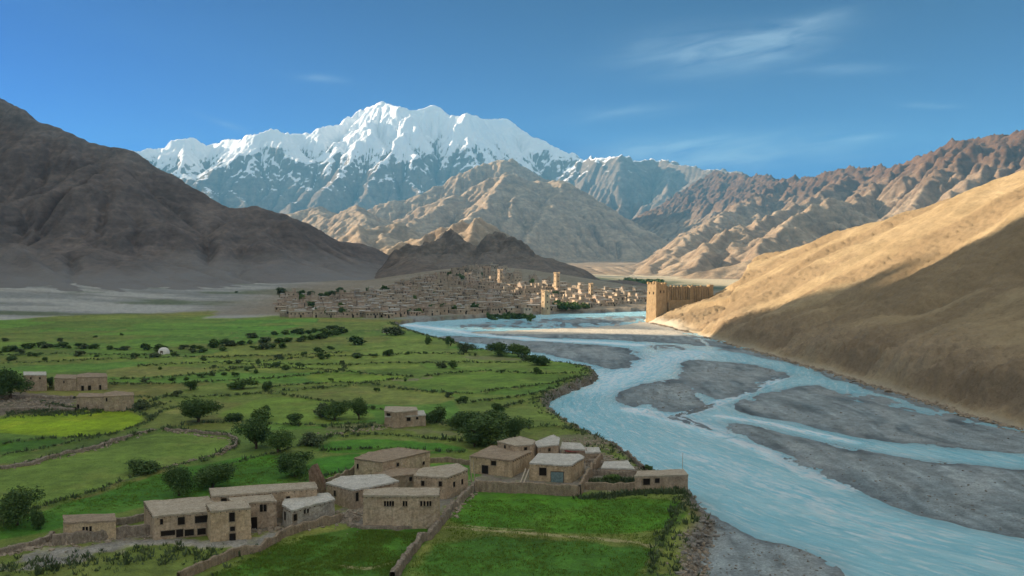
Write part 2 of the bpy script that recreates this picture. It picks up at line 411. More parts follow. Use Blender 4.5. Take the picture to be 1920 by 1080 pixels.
# hedge/bund height and colour
def build_zones(X, Y):
    C = np.zeros(X.shape+(3,)); grass = np.ones(X.shape); up = np.zeros(X.shape)
    # default fields: elongated warped cells
    wx = X+25*fbm(X/120, Y/120, 2, 51); wy = Y+18*fbm(X/150, Y/100, 2, 52)
    cx, cy = np.floor(wx/70+.5*np.floor(wy/38)), np.floor(wy/38)
    r1 = _h(cx, cy, 5); r2 = _h(cx, cy, 9)
    base = np.stack([.050+.045*r1, .098+.035*r2, .022+.012*r1], -1)
    C[:] = base
    ex = np.abs(((wx/70+.5*np.floor(wy/38)) % 1)-.5)*2; ey = np.abs((wy/38 % 1)-.5)*2
    edge = np.maximum(ss(.955, .985, ex), ss(.95, .985, ey))*(Y > 260)*(Y < 900)*.55
    hedge = edge*1.0
    for p, c in FIELDS:
        P = PG(p, 1); s = sdpoly(X, Y, P, 40.)+.6*n2
        k = ss(-.8, .8, s)[..., None]; C = C*(1-k)+np.array(c)*k; hedge = hedge*(1-k[..., 0])
    # far green gives way to stony fan
    lw = fbm(X/40, Y/18, 4, 61)
    C *= (1+.26*lw+.16*fbm(X/5, Y/9, 4, 64)+.10*fbm(X/14, Y/2.2, 3, 65))[..., None]
    tuft = fbm(X/1.3, Y/1.3, 3, 66)
    C *= (1+.13*np.clip(tuft, -1, 1))[..., None]
    pa = ss(.15, .7, fbm(X/11, Y/11, 4, 67))*.35*(Y < 700)
    C = lerp(C, C*np.array([1.5, 1.12, 1.5])+np.array([.012, .01, .006]), pa[..., None])
    wv = 1+.5*fbm(X/5, Y/5, 3, 71)
    for p, w in BUNDS:
        P = smooth_line(G(p)); d = local_dist(X, Y, P, w*4+4)
        w2 = w*1.0*wv; hedge = np.maximum(hedge, ss(w2, w2*.35, d))
    hk = hedge[..., None]
    hc = lerp(np.array([.045, .080, .024]), np.array([.13, .125, .07]), ss(.1, .7, fbm(X/4, Y/4, 3, 73))[..., None])
    C = lerp(C, hc, hk*.8); up += hedge*(.30+.35*np.abs(fbm(X/1.6, Y/1.6, 3, 75)))*np.clip(Y/250, .6, 1.6)
    stone = np.zeros(X.shape)
    dn = 2.2*fbm(X/4, Y/4, 4, 81); dm = ss(0, .8, fbm(X/2, Y/2, 3, 83))
    for p, c, a in DRY:
        P = PG(p, 1); s = sdpoly(X, Y, P, 40.)+dn
        k = (ss(-.6, 1.2, s)*a*(1-.25*dm))[..., None]
        C = lerp(C, np.array(c)*(1+.25*n2[..., None]), k); grass *= 1-k[..., 0]; stone = np.maximum(stone, k[..., 0])
    for p, w in TRACK:
        d = local_dist(X, Y, smooth_line(G(p)), 5.); k = (ss(w*1.5, w*.4, d+.25*n2)*.8)[..., None]
        C = lerp(C, np.array([.20, .19, .13]), k)
    # stony fan at the foot of the left hill
    fl = np.interp(X, [-2500, -380, -330, -245, -225, -180, -60, 0, 60], [560, 600, 700, 720, 655, 690, 640, 640, 640])
    fz = ss(-12, 14, Y-fl+28*fbm(X/70, Y/40, 4, 91))
    fc = lerp(np.array([.19, .20, .21]), np.array([.31, .315, .32]), ss(-.6, .6, fbm(X/130, Y/45, 4, 93))[..., None])
    fc = lerp(fc, np.array([.085, .11, .06]), (ss(.0, .5, fbm(X/140, Y/60, 4, 95)+.55*ss(-420, -150, X)*ss(720, 860, Y)-.25)*.9)[..., None])
    band = ss(.65, .95, noise(X/500, (Y+.22*X)/26, 97)+.35)[..., None]*.35
    fc = lerp(fc, np.array([.13, .12, .11]), band)
    tw = (ss(-300, -200, X)*ss(660, 715, Y)*ss(1500, 1200, Y))[..., None]
    fc = lerp(fc, np.array([.20, .165, .125]), tw*.85)
    C = lerp(C, fc*(1+.12*n2[..., None]), fz[..., None]); grass *= 1-fz*.8
    # far valley: green belt then pale outwash plain
    gb = (ss(1150, 1300, Y)*ss(2300, 1900, Y)*ss(-120, 60, X)*ss(420, 300, X)*(.55+.45*ss(-.3, .4, fbm(X/60, Y/140, 3, 98))))[..., None]
    pl = ss(1100, 1500, Y)[..., None]
    C = lerp(C, np.array([.44, .385, .285]), pl); C = lerp(C, np.array([.045, .075, .035]), gb)
    # banks and river bed
    bk = ss(-3.2, -.6, sd+.8*n2)[..., None]
    bc = lerp(np.array([.12, .095, .065]), np.array([.21, .19, .155]), ss(-.4, .6, fbm(X/2.5, Y/2.5, 3, 101))[..., None])
    C = lerp(C, bc, bk)
    gr = lerp(np.array([.130, .165, .178]), np.array([.235, .270, .275]), ss(-.7, .7, fbm(X/16, Y/34, 5, 103)+.5*np.clip(sb/12, 0, 1)-.1)[..., None])
    strk = fbm((X+4*n1)/2.2, Y/28, 4, 104); gr = gr*(1+.30*strk+.14*n2+.25*fbm(X/7, Y/40, 3, 105))[..., None]
    silt = ss(.05, .45, fbm(X/16+n1, Y/52, 4, 106)); gr = lerp(gr, np.array([.30, .325, .32]), silt[..., None]*.55)
    sunny_sand = ss(-2, 4, sdpoly(X, Y, SUNNY_SAND)+2*n2)[..., None]
    gr = lerp(gr, np.array([.55, .50, .41]), sunny_sand)  # pale sand strip, lightened so its colour also carries sunshine
    wet = 1-ss(-.1, .22, Z-WL)
    gr = gr*(1-.42*wet[..., None])
    C = lerp(C, gr, ss(.2, 1.4, sd)[..., None]); grass *= 1-ss(-3, -1, sd); up *= 1-ss(-3, -1, sd)
    gk = grass[..., None]*ss(.6, -.6, sd)[..., None]; C = C*(1+gk*np.array([.92, .74, .20])*(.85+.35*ss(150, 450, Y)[..., None]))
    return np.clip(C, .004, .8), np.clip(grass, 0, 1), up, wet*ss(.2, 1.4, sd), np.clip(stone+fz, 0, 1)
C, grass, up, wet, stone = build_zones(X, Y)
near = np.clip(1-(Y-90)/500, 0, 1)
Z = Z+up+grass*near*(.13*np.abs(fbm(X/.8, Y/.8, 2, 111))+.10*n2)+stone*near*.16*np.abs(fbm(X/.7, Y/.7, 2, 113))
m = NT('ground_cover'); v = m.wpos()
c = m.attr('Col'); f1 = m.noise(v, 3.0, 5, .7); f2 = m.noise(v, .35, 5, .6)
c = m.mix(1, c, m.ramp(f1, [(.25, .62), (.5, 1.), (.78, 1.5)]), 'MULTIPLY')
c = m.mix(1, c, m.ramp(f2, [(.3, .8), (.7, 1.22)]), 'MULTIPLY')
gv = m.n('ShaderNodeTexVoronoi'); gv.inputs['Scale'].default_value = 2.2; m.l(v, gv.inputs['Vector'])
gm = m.math('SUBTRACT', 1, m.attr('grass', False))
c = m.mix(m.math('MULTIPLY', gm, .5), c, m.mix(1, c, m.ramp(gv.outputs['Color'], [(.1, .72), (.9, 1.32)]), 'MULTIPLY'))
m.bump(m.math('ADD', m.noise(v, 2.4, 6, .7), m.math('MULTIPLY', gv.outputs['Distance'], .4)), .5, .25)
wr = m.math('SUBTRACT', .92, m.math('MULTIPLY', m.attr('wet', False), .55))
MG = m.fin(c, wr)
ground = link('ground', grid_mesh('ground', X, Y, Z, {'Col': C, 'grass': grass, 'wet': wet}), MG, kind='structure', label='valley floor with green fields, stony fans and grey gravel river bed')
del C
GROUND_Z = Z; GROUND_U = u

# ------------------------------------------------------------------ river water
wl_c = W([(760,607),(860,622),(1000,637),(1150,648),(1230,668),(1160,705),(1085,745),(1120,790),(1220,840),(1350,900),(1500,960),(1700,1020),(1920,1075),(2150,1150)])
yy = rows(); yy = yy[(yy > 40) & (yy < 900)]; yy = yy[::1]
ux = np.linspace(-1, 1, 420); Yw = np.repeat(yy[:, None], len(ux), 1); Xw = np.clip(40+ux[None]*(60+yy[:, None]*.62), -200, 330)
d, par, side = seg_dist(Xw, Yw, smooth_line(wl_c))
seg = np.linalg.norm(np.diff(smooth_line(wl_c), axis=0), axis=1); arc = np.concatenate([[0], np.cumsum(seg)])
U = np.interp(par, np.arange(len(arc)), arc); V = d*np.sign(side)
zb, sdw, sbw, shw, _, _ = ground_parts(Xw, Yw)
def near_px(pts, r):
    dd = local_dist(Xw, Yw, W(pts), r*2.6); return np.exp(-(dd/r)**2)
rap_shine = np.maximum.reduce([near_px([(1190,768),(1290,792),(1350,815)], 3.6), near_px([(1260,785),(1330,762),(1400,735),(1470,706)], 2.0), near_px([(1350,780),(1450,795),(1600,830)], 1.8),
    near_px([(1380,825),(1440,848),(1490,875),(1530,893),(1590,915)], 2.2)*.9, near_px([(1260,715),(1290,735)], 1.5), near_px([(1100,730),(1180,700),(1290,660)], 12)*.45, near_px([(1060,690),(1130,705)], 4)*.6,
    near_px([(760,608),(860,622),(1000,637),(1100,641),(1200,647)], 6)*.95, near_px([(1300,850),(1500,930),(1700,1010)], 6)*.25])  # rapids, plus shine of reflected sky painted in at the far bend
depth = WL-zb
shallow = np.clip(1-depth/.45, 0, 1)
wave = .045*fbm(V/1.3+2*fbm(U/9, V/9, 2, 131), U/4.0, 4, 133)*np.clip(1-shallow, 0, 1)+.10*rap_shine*fbm(V/.9, U/1.6, 3, 135)
m = NT('river_water')
cmb = m.n('ShaderNodeCombineXYZ'); m.l(m.attr('flow_u', False), cmb.inputs[0]); m.l(m.attr('flow_v', False), cmb.inputs[1])
def wm(sx, sy):
    mp = m.n('ShaderNodeMapping'); mp.inputs['Scale'].default_value = (sx, sy, 1); m.l(cmb.outputs[0], mp.inputs[0]); return mp.outputs[0]
s1 = m.noise(wm(.035, .22), 1., 6, .62, .6); s2 = m.noise(wm(.16, .85), 1., 7, .72, .6); s3 = m.noise(wm(.012, .07), 1., 4, .6, .8)
c = m.mix(m.ramp(s1, [(.33, 0.), (.68, 1.)]), (.25, .65, .79), (.55, .88, .95))
c = m.mix(m.ramp(s3, [(.35, 0.), (.65, .6)]), c, (.29, .68, .80))
s4 = m.noise(wm(.09, .30), 1., 6, .7, 1.2)
foam_shine = m.math('MULTIPLY', m.math('ADD', m.attr('rapid_shine', False), .12), m.math('ADD', m.math('MULTIPLY', m.math('SUBTRACT', s2, .42), 3.2), m.math('MULTIPLY', m.math('SUBTRACT', s4, .42), 3.2)))
c = m.mix(m.ramp(foam_shine, [(.08, 0.), (.5, .95)]), c, (.88, .94, .96))  # white water, and painted sky shine on the far bend
painted_glint = m.ramp(s2, [(.50, 0.), (.66, .75)]); c = m.mix(painted_glint, c, (.78, .93, .96))  # silvery light glints painted into the water colour
c = m.mix(m.math('MULTIPLY', m.attr('shallow', False), .4), c, (.24, .36, .42))
m.bump(m.math('ADD', m.noise(wm(.9, 2.6), 1., 5, .7, .4), m.math('MULTIPLY', s2, 2.5)), .8, .5)
MW = m.fin(c, m.math('ADD', .16, m.math('MULTIPLY', m.attr('rapid_shine', False), .4)), .4); m.b.inputs['IOR'].default_value = 1.33
river = link('water', grid_mesh('water', Xw, Yw, WL+wave, {'flow_u': U, 'flow_v': V, 'rapid_shine': rap_shine, 'shallow': shallow}), MW, kind='structure', label='milky turquoise braided river')
# ------------------------------------------------------------------ mountains
def S(pts): return np.array([aty(*p) for p in pts])
def ridge_field(X, Y, lines, warp=0.):
    """upper envelope of sloping flanks hung from 3-D ridge lines: (points, slope, power)"""
    if warp:
        X = X+warp*fbm(X/(warp*5), Y/(warp*5), 4, 201); Y = Y+warp*fbm(X/(warp*5), Y/(warp*5), 4, 203)
    h = np.full(X.shape, -1e3)
    for P, sl, pw in lines:
        P = np.asarray(P); d, par, _ = seg_dist(X, Y, P[:, :2]); z = np.interp(par, np.arange(len(P)), P[:, 2])
        h = np.maximum(h, z-sl*d**pw)
    return h
def base_grid(x0, x1, y0, y1, c):
    xs = np.arange(x0, x1+c, c); ys = np.arange(y0, y1+c, c); return np.meshgrid(xs, ys)
def rock_mat(name, cols, strata=.3, sc=1., snow=None, scrub=0., bumpd=3., high=None, low=None):
    m = NT(name); v = m.wpos(); g = m.n('ShaderNodeNewGeometry'); sx = m.n('ShaderNodeSeparateXYZ'); m.l(g.outputs['Normal'], sx.inputs[0])
    px = m.n('ShaderNodeSeparateXYZ'); m.l(g.outputs['Position'], px.inputs[0])
    n1 = m.noise(v, .012*sc, 8, .65, .3); n2 = m.noise(v, .08*sc, 8, .7); n3 = m.noise(m.wpos((.25, .25, 1.6)), .05*sc, 7, .65, .4)
    c = m.ramp(n1, [(.3, cols[0]), (.5, cols[1]), (.7, cols[2])])
    c = m.mix(1, c, m.ramp(n2, [(.3, .68), (.5, 1.), (.72, 1.35)]), 'MULTIPLY')
    c = m.mix(strata, c, m.mix(1, c, m.ramp(n3, [(.35, .6), (.5, 1.), (.65, 1.4)]), 'MULTIPLY'))
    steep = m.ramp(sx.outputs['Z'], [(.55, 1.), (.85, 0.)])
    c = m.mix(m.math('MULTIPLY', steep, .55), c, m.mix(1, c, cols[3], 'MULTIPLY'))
    if high: c = m.mix(m.ramp(m.math('DIVIDE', m.math('SUBTRACT', px.outputs['Z'], high[0]), high[1]-high[0]), [(0., 0.), (1., 1.)]), c, m.mix(1, c, high[2], 'MULTIPLY'))
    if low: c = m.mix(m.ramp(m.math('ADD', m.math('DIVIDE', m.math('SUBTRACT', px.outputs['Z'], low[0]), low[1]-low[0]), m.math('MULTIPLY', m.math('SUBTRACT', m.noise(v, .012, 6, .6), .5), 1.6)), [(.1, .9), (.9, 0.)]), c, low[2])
    if scrub: c = m.mix(m.ramp(m.noise(v, .6*sc, 3, .7), [(.60, 0.), (.68, scrub)]), c, (.05, .055, .03))
    if snow:
        z0, z1 = snow
        a = m.math('DIVIDE', m.math('SUBTRACT', px.outputs['Z'], z0), z1-z0)
        a = m.math('ADD', a, m.math('MULTIPLY', m.math('SUBTRACT', sx.outputs['Z'], .74), 2.2))
        a = m.math('ADD', a, m.math('MULTIPLY', m.math('SUBTRACT', m.noise(v, .004, 10, .70), .5), 1.9))
        a = m.math('ADD', a, m.math('MULTIPLY', m.math('SUBTRACT', m.noise(m.wpos((1, 1, .35)), .03, 6, .75), .5), 1.2))
        mr = m.n('ShaderNodeMapRange', interpolation_type='SMOOTHSTEP'); m.l(px.outputs['X'], mr.inputs[0]); mr.inputs[1].default_value = 300; mr.inputs[2].default_value = 1500; mr.inputs[4].default_value = .62; a = m.math('SUBTRACT', a, mr.outputs[0])
        k = m.ramp(a, [(.42, 0.), (.56, 1.)]); c = m.mix(k, c, (.86, .88, .92))
    m.bump(m.math('ADD', n2, m.math('MULTIPLY', n3, .5)), .8, bumpd)
    return m.fin(c, .95, .1)
_er = erode
def erode(h, *a, **k):
    r = _er(h, *a, **k); return r
def mountain(name, label, Xg, Yg, Zg, mat, attrs=None):
    return link(name, grid_mesh(name, Xg, Yg, Zg, attrs), mat, kind='structure', label=label)

# --- snow range -------------------------------------------------
X, Y = base_grid(-5400, 4400, 7300, 11900, 26.)
ln = lambda pts, sl=.62, pw=1.: (S(pts), sl, pw)
Yr = 10000
sky = [(120,300),(200,285),(262,278),(300,270),(345,258),(400,262),(450,258),(480,248),(518,243),(540,250),(580,247),(600,238),(640,226),(665,212),(690,198),(718,188),(738,196),(770,200),
       (805,192),(820,200),(845,212),(875,208),(900,220),(945,221),(965,240),(990,252),(1010,258),(1040,272),(1070,280),(1095,293),(1120,292),(1160,290),(1190,295),(1230,298),(1290,308),(1340,318)]
jit = lambda x: 350*math.sin(x*.021)+200*math.sin(x*.047+1)
main = [(x, y, Yr+jit(x)-max(0, x-950)*5.5) for x, y in sky]
lines = [ln(main, 1.05),
 ln([(1340,318,main[-1][2]),(1400,322,7600),(1440,328,7500),(1480,335,7400),(1560,340,7500)], .5),
 ln([(718,188,Yr+jit(718)),(690,232,9600),(668,270,9250),(640,318,8900),(610,350,8550),(585,392,8200)], .66),
 ln([(690,232,9600),(720,275,9200),(735,330,8800),(745,370,8500)], .66),
 ln([(808,192,Yr+jit(808)),(785,225,9650),(760,248,9400),(738,275,9200),(715,300,8950),(690,345,8600),(670,385,8200)], .66),
 ln([(760,248,9400),(778,290,9050),(768,335,8750),(800,385,8300)], .66),
 ln([(945,221,Yr+jit(945)),(915,250,9700),(885,275,9450),(860,305,9200),(835,335,8900),(800,365,8600),(770,400,8200)], .66),
 ln([(885,275,9450),(905,310,9150),(900,350,8800)], .66),
 ln([(1010,258,Yr+jit(1010)),(985,285,9500),(965,300,9200),(950,340,8800)], .66),
 ln([(1090,293,main[29][2]),(1075,315,8800),(1060,350,8500),(1040,400,8100)], .66),
 ln([(1190,296,main[32][2]),(1180,330,8300),(1165,370,8000),(1150,410,7700)], .66),
 ln([(1260,303,8700),(1255,335,8200),(1250,370,7800)], .66),
 ln([(1340,318,8000),(1330,350,7800),(1310,400,7500)], .7),
 ln([(518,243,Yr+jit(518)),(535,270,9700),(548,295,9450),(560,320,9200),(590,345,8900),(560,372,8500),(530,400,8200)], .66),
 ln([(518,243,Yr+jit(518)),(485,280,9700),(460,310,9400),(440,350,9000),(470,390,8500)], .66),
 ln([(345,258,Yr+jit(345)),(345,290,9700),(335,320,9400),(390,345,9000),(400,380,8600)], .66),
 ln([(345,258,Yr+jit(345)),(300,295,9700),(280,330,9300)], .7),
 ln([(600,238,Yr+jit(600)),(610,270,9700),(600,300,9400)], .75),
]
h = ridge_field(X, Y, lines, 26.)
h = np.maximum(h, 30+.02*(Y-7300))
amp = ss(50, 500, h)
h = h+amp*(46*(ridged(X/420, Y/420, 5, 211)-.95)+16*fbm(X/130, Y/130, 5, 213))
h = erode(h, 26., 26, .022, .5, .001)
h = upsample(h, 2); X = upsample(X, 2); Y = upsample(Y, 2)
h = h+ss(50, 600, h)*(13*(ridged(X/95, Y/95, 4, 215)-.95))
h = h-60*ss(7900, 7300, Y)
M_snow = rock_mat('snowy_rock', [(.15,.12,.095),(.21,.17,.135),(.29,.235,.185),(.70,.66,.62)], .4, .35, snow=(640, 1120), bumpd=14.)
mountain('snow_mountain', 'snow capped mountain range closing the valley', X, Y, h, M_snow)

# --- brown middle peaks ----------------------------------------
X, Y = base_grid(-2700, 2300, 2900, 7000, 15.)
lines = [
 ln([(600,440,5600),(690,386,5700),(760,368,5800),(820,345,5900),(870,320,6000),(935,296,6100),(962,298,6150),(1000,322,6250),(1010,340,6500)], .64),
 ln([(700,425,4900),(760,400,5000),(800,385,5000),(850,362,5050),(900,340,5100),(950,322,5150),(1000,337,5200),(1058,338,5200),(1072,352,5600),(1050,380,6200)], .62),
 ln([(950,322,5150),(935,350,4850),(905,385,4500),(870,410,4250),(840,425,4050),(790,445,3800)], .6),
 ln([(1058,338,5200),(1040,370,4850),(1010,410,4500),(985,450,4150)], .6),
 ln([(1000,337,5200),(965,372,4700),(955,400,4500),(935,440,4200)], .62),
 ln([(850,362,5050),(825,385,4750),(780,415,4400),(745,440,4100)], .62),
 ln([(540,400,5200),(598,385,5300),(640,402,5400)], .5),
 ln([(598,385,5300),(610,410,4900)], .5),
 ln([(630,410,4700),(668,381,4800),(720,410,4900)], .52),
 ln([(668,381,4800),(690,415,4400)], .52),
 ln([(640,452,3400),(672,420,3450),(700,424,3500),(740,416,3550),(775,436,3500),(800,450,3450)], .62),
 ln([(740,416,3550),(720,445,3300)], .6), ln([(672,420,3450),(680,450,3250)], .6),
]
h = ridge_field(X, Y, lines, 28.)
h = np.maximum(h, 8+.014*(Y-2900)*ss(2900, 4000, Y)-8*ss(3500, 2900, Y))
amp = ss(30, 220, h)
h = h+amp*(15*(ridged(X/260, Y/260, 5, 221)-.95)+11*fbm(X/60, Y/60, 4, 223))
h = erode(h, 15., 26, .020, .5, .002)
h = upsample(h, 2); X = upsample(X, 2); Y = upsample(Y, 2)
h = h+ss(30, 200, h)*6*(ridged(X/40, Y/40, 3, 225)-.95)-30*ss(3100, 2900, Y)
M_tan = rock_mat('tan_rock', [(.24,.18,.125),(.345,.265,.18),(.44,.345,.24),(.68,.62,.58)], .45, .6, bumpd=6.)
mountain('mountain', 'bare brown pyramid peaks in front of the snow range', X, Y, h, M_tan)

# --- right hand range --------------------------------------------
X, Y = base_grid(150, 3900, 1900, 6600, 13.)
lines = [
 ln([(2500,120,2900),(2150,185,3000),(2020,215,3050),(1920,238,3200),(1885,246,3250),(1850,250,3300),(1800,262,3400),(1760,284,3550),(1700,305,3800),(1640,313,4200),(1540,322,4600),(1480,335,5000),(1400,325,5900),(1340,322,6400)], .60),
 ln([(1885,246,3250),(1850,310,3000),(1800,345,2850),(1760,385,2700)], .66),
 ln([(1800,262,3400),(1770,310,3150),(1735,350,2950),(1700,390,2800),(1660,420,2650),(1640,440,2500)], .64),
 ln([(1700,305,3800),(1650,335,3500),(1600,370,3200),(1560,400,3000),(1530,440,2800),(1500,470,2600)], .62),
 ln([(1600,370,3200),(1560,370,3100),(1500,400,2900),(1450,430,2700),(1420,470,2500)], .62),
 ln([(1640,313,4200),(1560,345,3900),(1480,385,3600),(1420,415,3300),(1390,435,3000),(1370,480,2600)], .60),
 ln([(1420,415,3300),(1380,425,3100),(1340,440,2900),(1310,470,2650),(1290,505,2450)], .60),
 ln([(1480,335,5000),(1420,360,4600),(1360,395,4200),(1320,425,3700),(1280,445,3300),(1245,475,3000),(1220,500,2700)], .58),
 ln([(1280,445,3300),(1260,480,2900),(1262,508,2500)], .6),
 ln([(1280,518,2150),(1320,505,2150),(1370,490,2150),(1405,480,2150),(1440,482,2200),(1500,470,2350)], .45),
]
h = ridge_field(X, Y, lines, 24.)
h = np.maximum(h, np.where(Y < 1990, -5, 0)+.018*(Y-1900)*ss(1300, 500, X)*ss(2000, 3500, Y)-2)
amp = ss(10, 150, h)
h = h+amp*(22*(ridged(X/240, Y/240, 5, 231)-.95)+12*fbm(X/55, Y/55, 4, 233))
h = erode(h, 13., 28, .024, .5, .002)
h = upsample(h, 2); X = upsample(X, 2); Y = upsample(Y, 2)
h = h+ss(15, 160, h)*7*(ridged(X/36, Y/36, 4, 235)-.95)+ss(250, 420, h)*14*(ridged(X/70, Y/70, 4, 236)-.9)-8*ss(1960, 1900, Y)
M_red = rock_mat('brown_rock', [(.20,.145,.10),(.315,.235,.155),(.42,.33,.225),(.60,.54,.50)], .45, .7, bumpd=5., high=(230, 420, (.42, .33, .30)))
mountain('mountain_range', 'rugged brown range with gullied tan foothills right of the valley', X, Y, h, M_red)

# --- left hill (visible flank) -----------------------------------
sk = np.array([aty(*p) for p in [(-900,-190,1560),(-500,-40,1540),(-200,95,1520),(0,183,1500),(35,200,1490),(60,213,1480),(130,248,1465),(200,270,1450),(260,283,1450),(300,306,1450),(330,325,1450),(400,365,1450),(440,385,1450),(500,395,1450),
   (560,405,1470),(600,420,1490),(640,440,1510),(690,462,1540),(730,482,1560),(800,500,1600),(900,505,1650)]])
def left_hill(X, Y):
    zr = np.interp(X, sk[:, 0], sk[:, 2]); yr = np.interp(X, sk[:, 0], sk[:, 1])
    yf = np.interp(X, [-1800, -1150, -900, -600, -420, -300, -160, 0], [1520, 1420, 1060, 900, 940, 990, 1060, 1160])
    zf = np.interp(X, [-1800, -1150, -900, -600, -420, -300, -160, 0], [24, 24, 24, 20, 16, 14, 13, 12])
    t = np.clip((Y-yf)/(yr-yf), -.5, 1)
    f = np.where(t > 0, .22*t+.78*np.maximum(t, 0)**1.7, t*.5)
    b = np.clip((Y-yr)/np.maximum(zr*1.9, 60), 0, 1.4)
    z = zf+(zr-zf)*f-(zr+10)*b**1.1
    z = np.where(t < 0, zf+t*40, z)
    # low spur at the picture's left edge, and the gully beside it
    sp_ = S([(-400,300,1280),(-100,410,1150),(20,455,1090),(70,480,1040),(100,505,985)])
    d, par, _ = seg_dist(X, Y, sp_[:, :2]); zs = np.interp(par, np.arange(len(sp_)), sp_[:, 2]); z = np.maximum(z, zs-.5*d)
    d, par, _ = seg_dist(X, Y, np.array([(-1500., 1700.), (-1500., 1950.)])); z = np.maximum(z, 700-.84*d)  # unseen peak added out of frame to shade the upper slopes
    return z
X, Y = base_grid(-1700, 60, 800, 2150, 7.)
h = left_hill(X+12*fbm(X/90, Y/90, 3, 241), Y+12*fbm(X/90, Y/90, 3, 243))
top = ss(15, 90, h)
h = h+top*(26*(ridged(X/210, Y/260, 4, 245)-.95)+5*fbm(X/36, Y/36, 4, 247))*np.where(Y > 1400, .5, 1.)
h = erode(h, 7., 20, .030, .5, .01)
h = upsample(h, 2); X = upsample(X, 2); Y = upsample(Y, 2)
st = np.abs(((h+6*fbm(X/120, Y/120, 3, 249))/9. % 1)-.5)*2
h = h+top.max()*ss(40, 110, h)*(1.5*st*ss(.1, .5, fbm(X/90, Y/90, 2, 251)+.2)+1.6*(ridged(X/22, Y/22, 3, 253)-.9))
h = h-10*ss(900, 790, Y)
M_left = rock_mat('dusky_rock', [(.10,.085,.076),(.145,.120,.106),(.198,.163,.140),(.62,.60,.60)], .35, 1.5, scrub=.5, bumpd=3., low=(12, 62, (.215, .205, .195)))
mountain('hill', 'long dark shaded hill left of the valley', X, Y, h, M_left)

# --- dark crag behind the town -------------------------------------
X, Y = base_grid(-330, 260, 1050, 1750, 4.)
vs = S([(640,520,1330),(700,484,1340),(735,457,1345),(760,450,1350),(800,447,1350),(830,432,1350),(852,430,1350),(870,440,1345),(885,452,1345),(893,454,1345),(903,436,1340),(915,431,1340),(932,433,1340),(960,445,1330),(1000,468,1320),(1050,490,1300),(1100,505,1290),(1130,524,1280)])
zr = np.interp(X, vs[:, 0], vs[:, 2]); yr = np.interp(X, vs[:, 0], vs[:, 1])+14*fbm(X/40, X*0, 2, 261)
dfr = (yr-Y); h = np.where(dfr > 0, zr-np.minimum(zr, .17*dfr+np.maximum(zr-55, 0)*.75*np.clip(dfr/50, 0, 1)), zr+dfr*.45)
h = h-25*ss(220, 330, np.abs(X-20)+80)
top = ss(28, 60, h)
h = h+top*(11*(ridged(X/60, Y/60, 4, 263)-.95))
h = erode(h, 4., 14, .03, .5, .01)
h = upsample(h, 2); X = upsample(X, 2); Y = upsample(Y, 2)
h = h+ss(30, 60, h)*(2.4*(ridged(X/13, Y/13, 4, 265)-.9))-18*ss(1110, 1050, Y)
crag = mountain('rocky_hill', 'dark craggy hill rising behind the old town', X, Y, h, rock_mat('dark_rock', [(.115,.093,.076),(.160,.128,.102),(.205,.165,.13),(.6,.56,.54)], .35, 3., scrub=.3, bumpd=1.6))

# --- pointed lit crag behind it ---------------------------------------
X, Y = base_grid(-420, 120, 2150, 2900, 6.)
lines = [ln([(700,470,2450),(760,452,2450),(800,440,2450),(850,418,2450),(880,412,2450),(896,404,2450),(912,425,2440),(935,445,2430),(960,470,2400)], .62), ln([(896,404,2450),(885,440,2300),(870,470,2200)], .7), ln([(850,418,2450),(840,450,2300)], .7)]
h = ridge_field(X, Y, lines, 8.); h = np.maximum(h, 0)+ss(5, 60, h)*(16*(ridged(X/70, Y/70, 5, 271)-.95)); h = erode(h, 6., 14, .03, .5, .005)
mountain('crag', 'pointed brown crag behind the dark hill', X, Y, h, M_tan)

# --- near right hillside ---------------------------------------------------
def hillside(X, Y):
    xf = np.interp(Y, xfY, xfX)+2.2*fbm(Y/22, X*0, 3, 281); s = X-xf
    ck = np.array([(92,640,-2.5),(98,641,4),(104,646,8.5),(112,652,10.5),(128,655,11.2),(147,660,15.0),(160,668,21.5),(192,668,40),(230,554,64),(276,478,91),(330,400,120),(420,300,170),(520,150,225),(640,-60,280),(760,-400,320)])
    d, par, side = seg_dist(X, Y, ck[:, :2]); zc = np.interp(par, np.arange(len(ck)), ck[:, 2])
    slope = -2.6+.605*s+1.2*np.clip(s/3, 0, 1)
    bh = np.interp(Y, [0, 230, 330, 450, 560, 620], [9, 8, 6, 4, 1.5, 0]);       # eroded cliff band at the water
    slope = slope+bh*ss(2, 9, s)*ss(40, 12, s)*.75
    back = np.where(side > 0, zc-.55*d, zc+.9*d)   # side>0: beyond the crest
    z = np.minimum(slope, np.where(side > 0, back, 1e3))
    k = 3.; z = -np.log(np.exp(-np.clip(slope, -50, 400)/k)+np.exp(-np.clip(np.where(side > 0, back, zc+lerp(.15, .9, ss(6.2, 8.2, par))*d), -50, 400)/k))*k
    return z, s, d
xs = np.concatenate([np.arange(84, 300, 1.0), 300+np.cumsum(np.geomspace(1, 14, 90))])
ys = np.concatenate([np.arange(-420, 120, 9.), 120+np.cumsum(np.clip(np.arange(0, 430)*.0045+.55, .5, 2.2))]); ys = ys[ys < 860]
X, Y = np.meshgrid(xs, ys)
h, s_, d_ = hillside(X, Y)
am = ss(0, 6, s_)
rot = X*.35-Y*.94                                  # rills run down the slope with a slant
h = h+am*(2.6*fbm(X/70, Y/55, 4, 283)+.7*fbm(X/40, Y/16, 3, 285)-1.3*ridged((X*.5+Y*.87)/26, (X*.87-Y*.5)/130, 4, 287)*ss(.0, .5, fbm(X/60, Y/60, 2, 288)+.25))
cl = ss(1, 5, s_)*ss(34, 10, s_)*np.interp(Y, [0, 420, 600], [1, .8, .3])
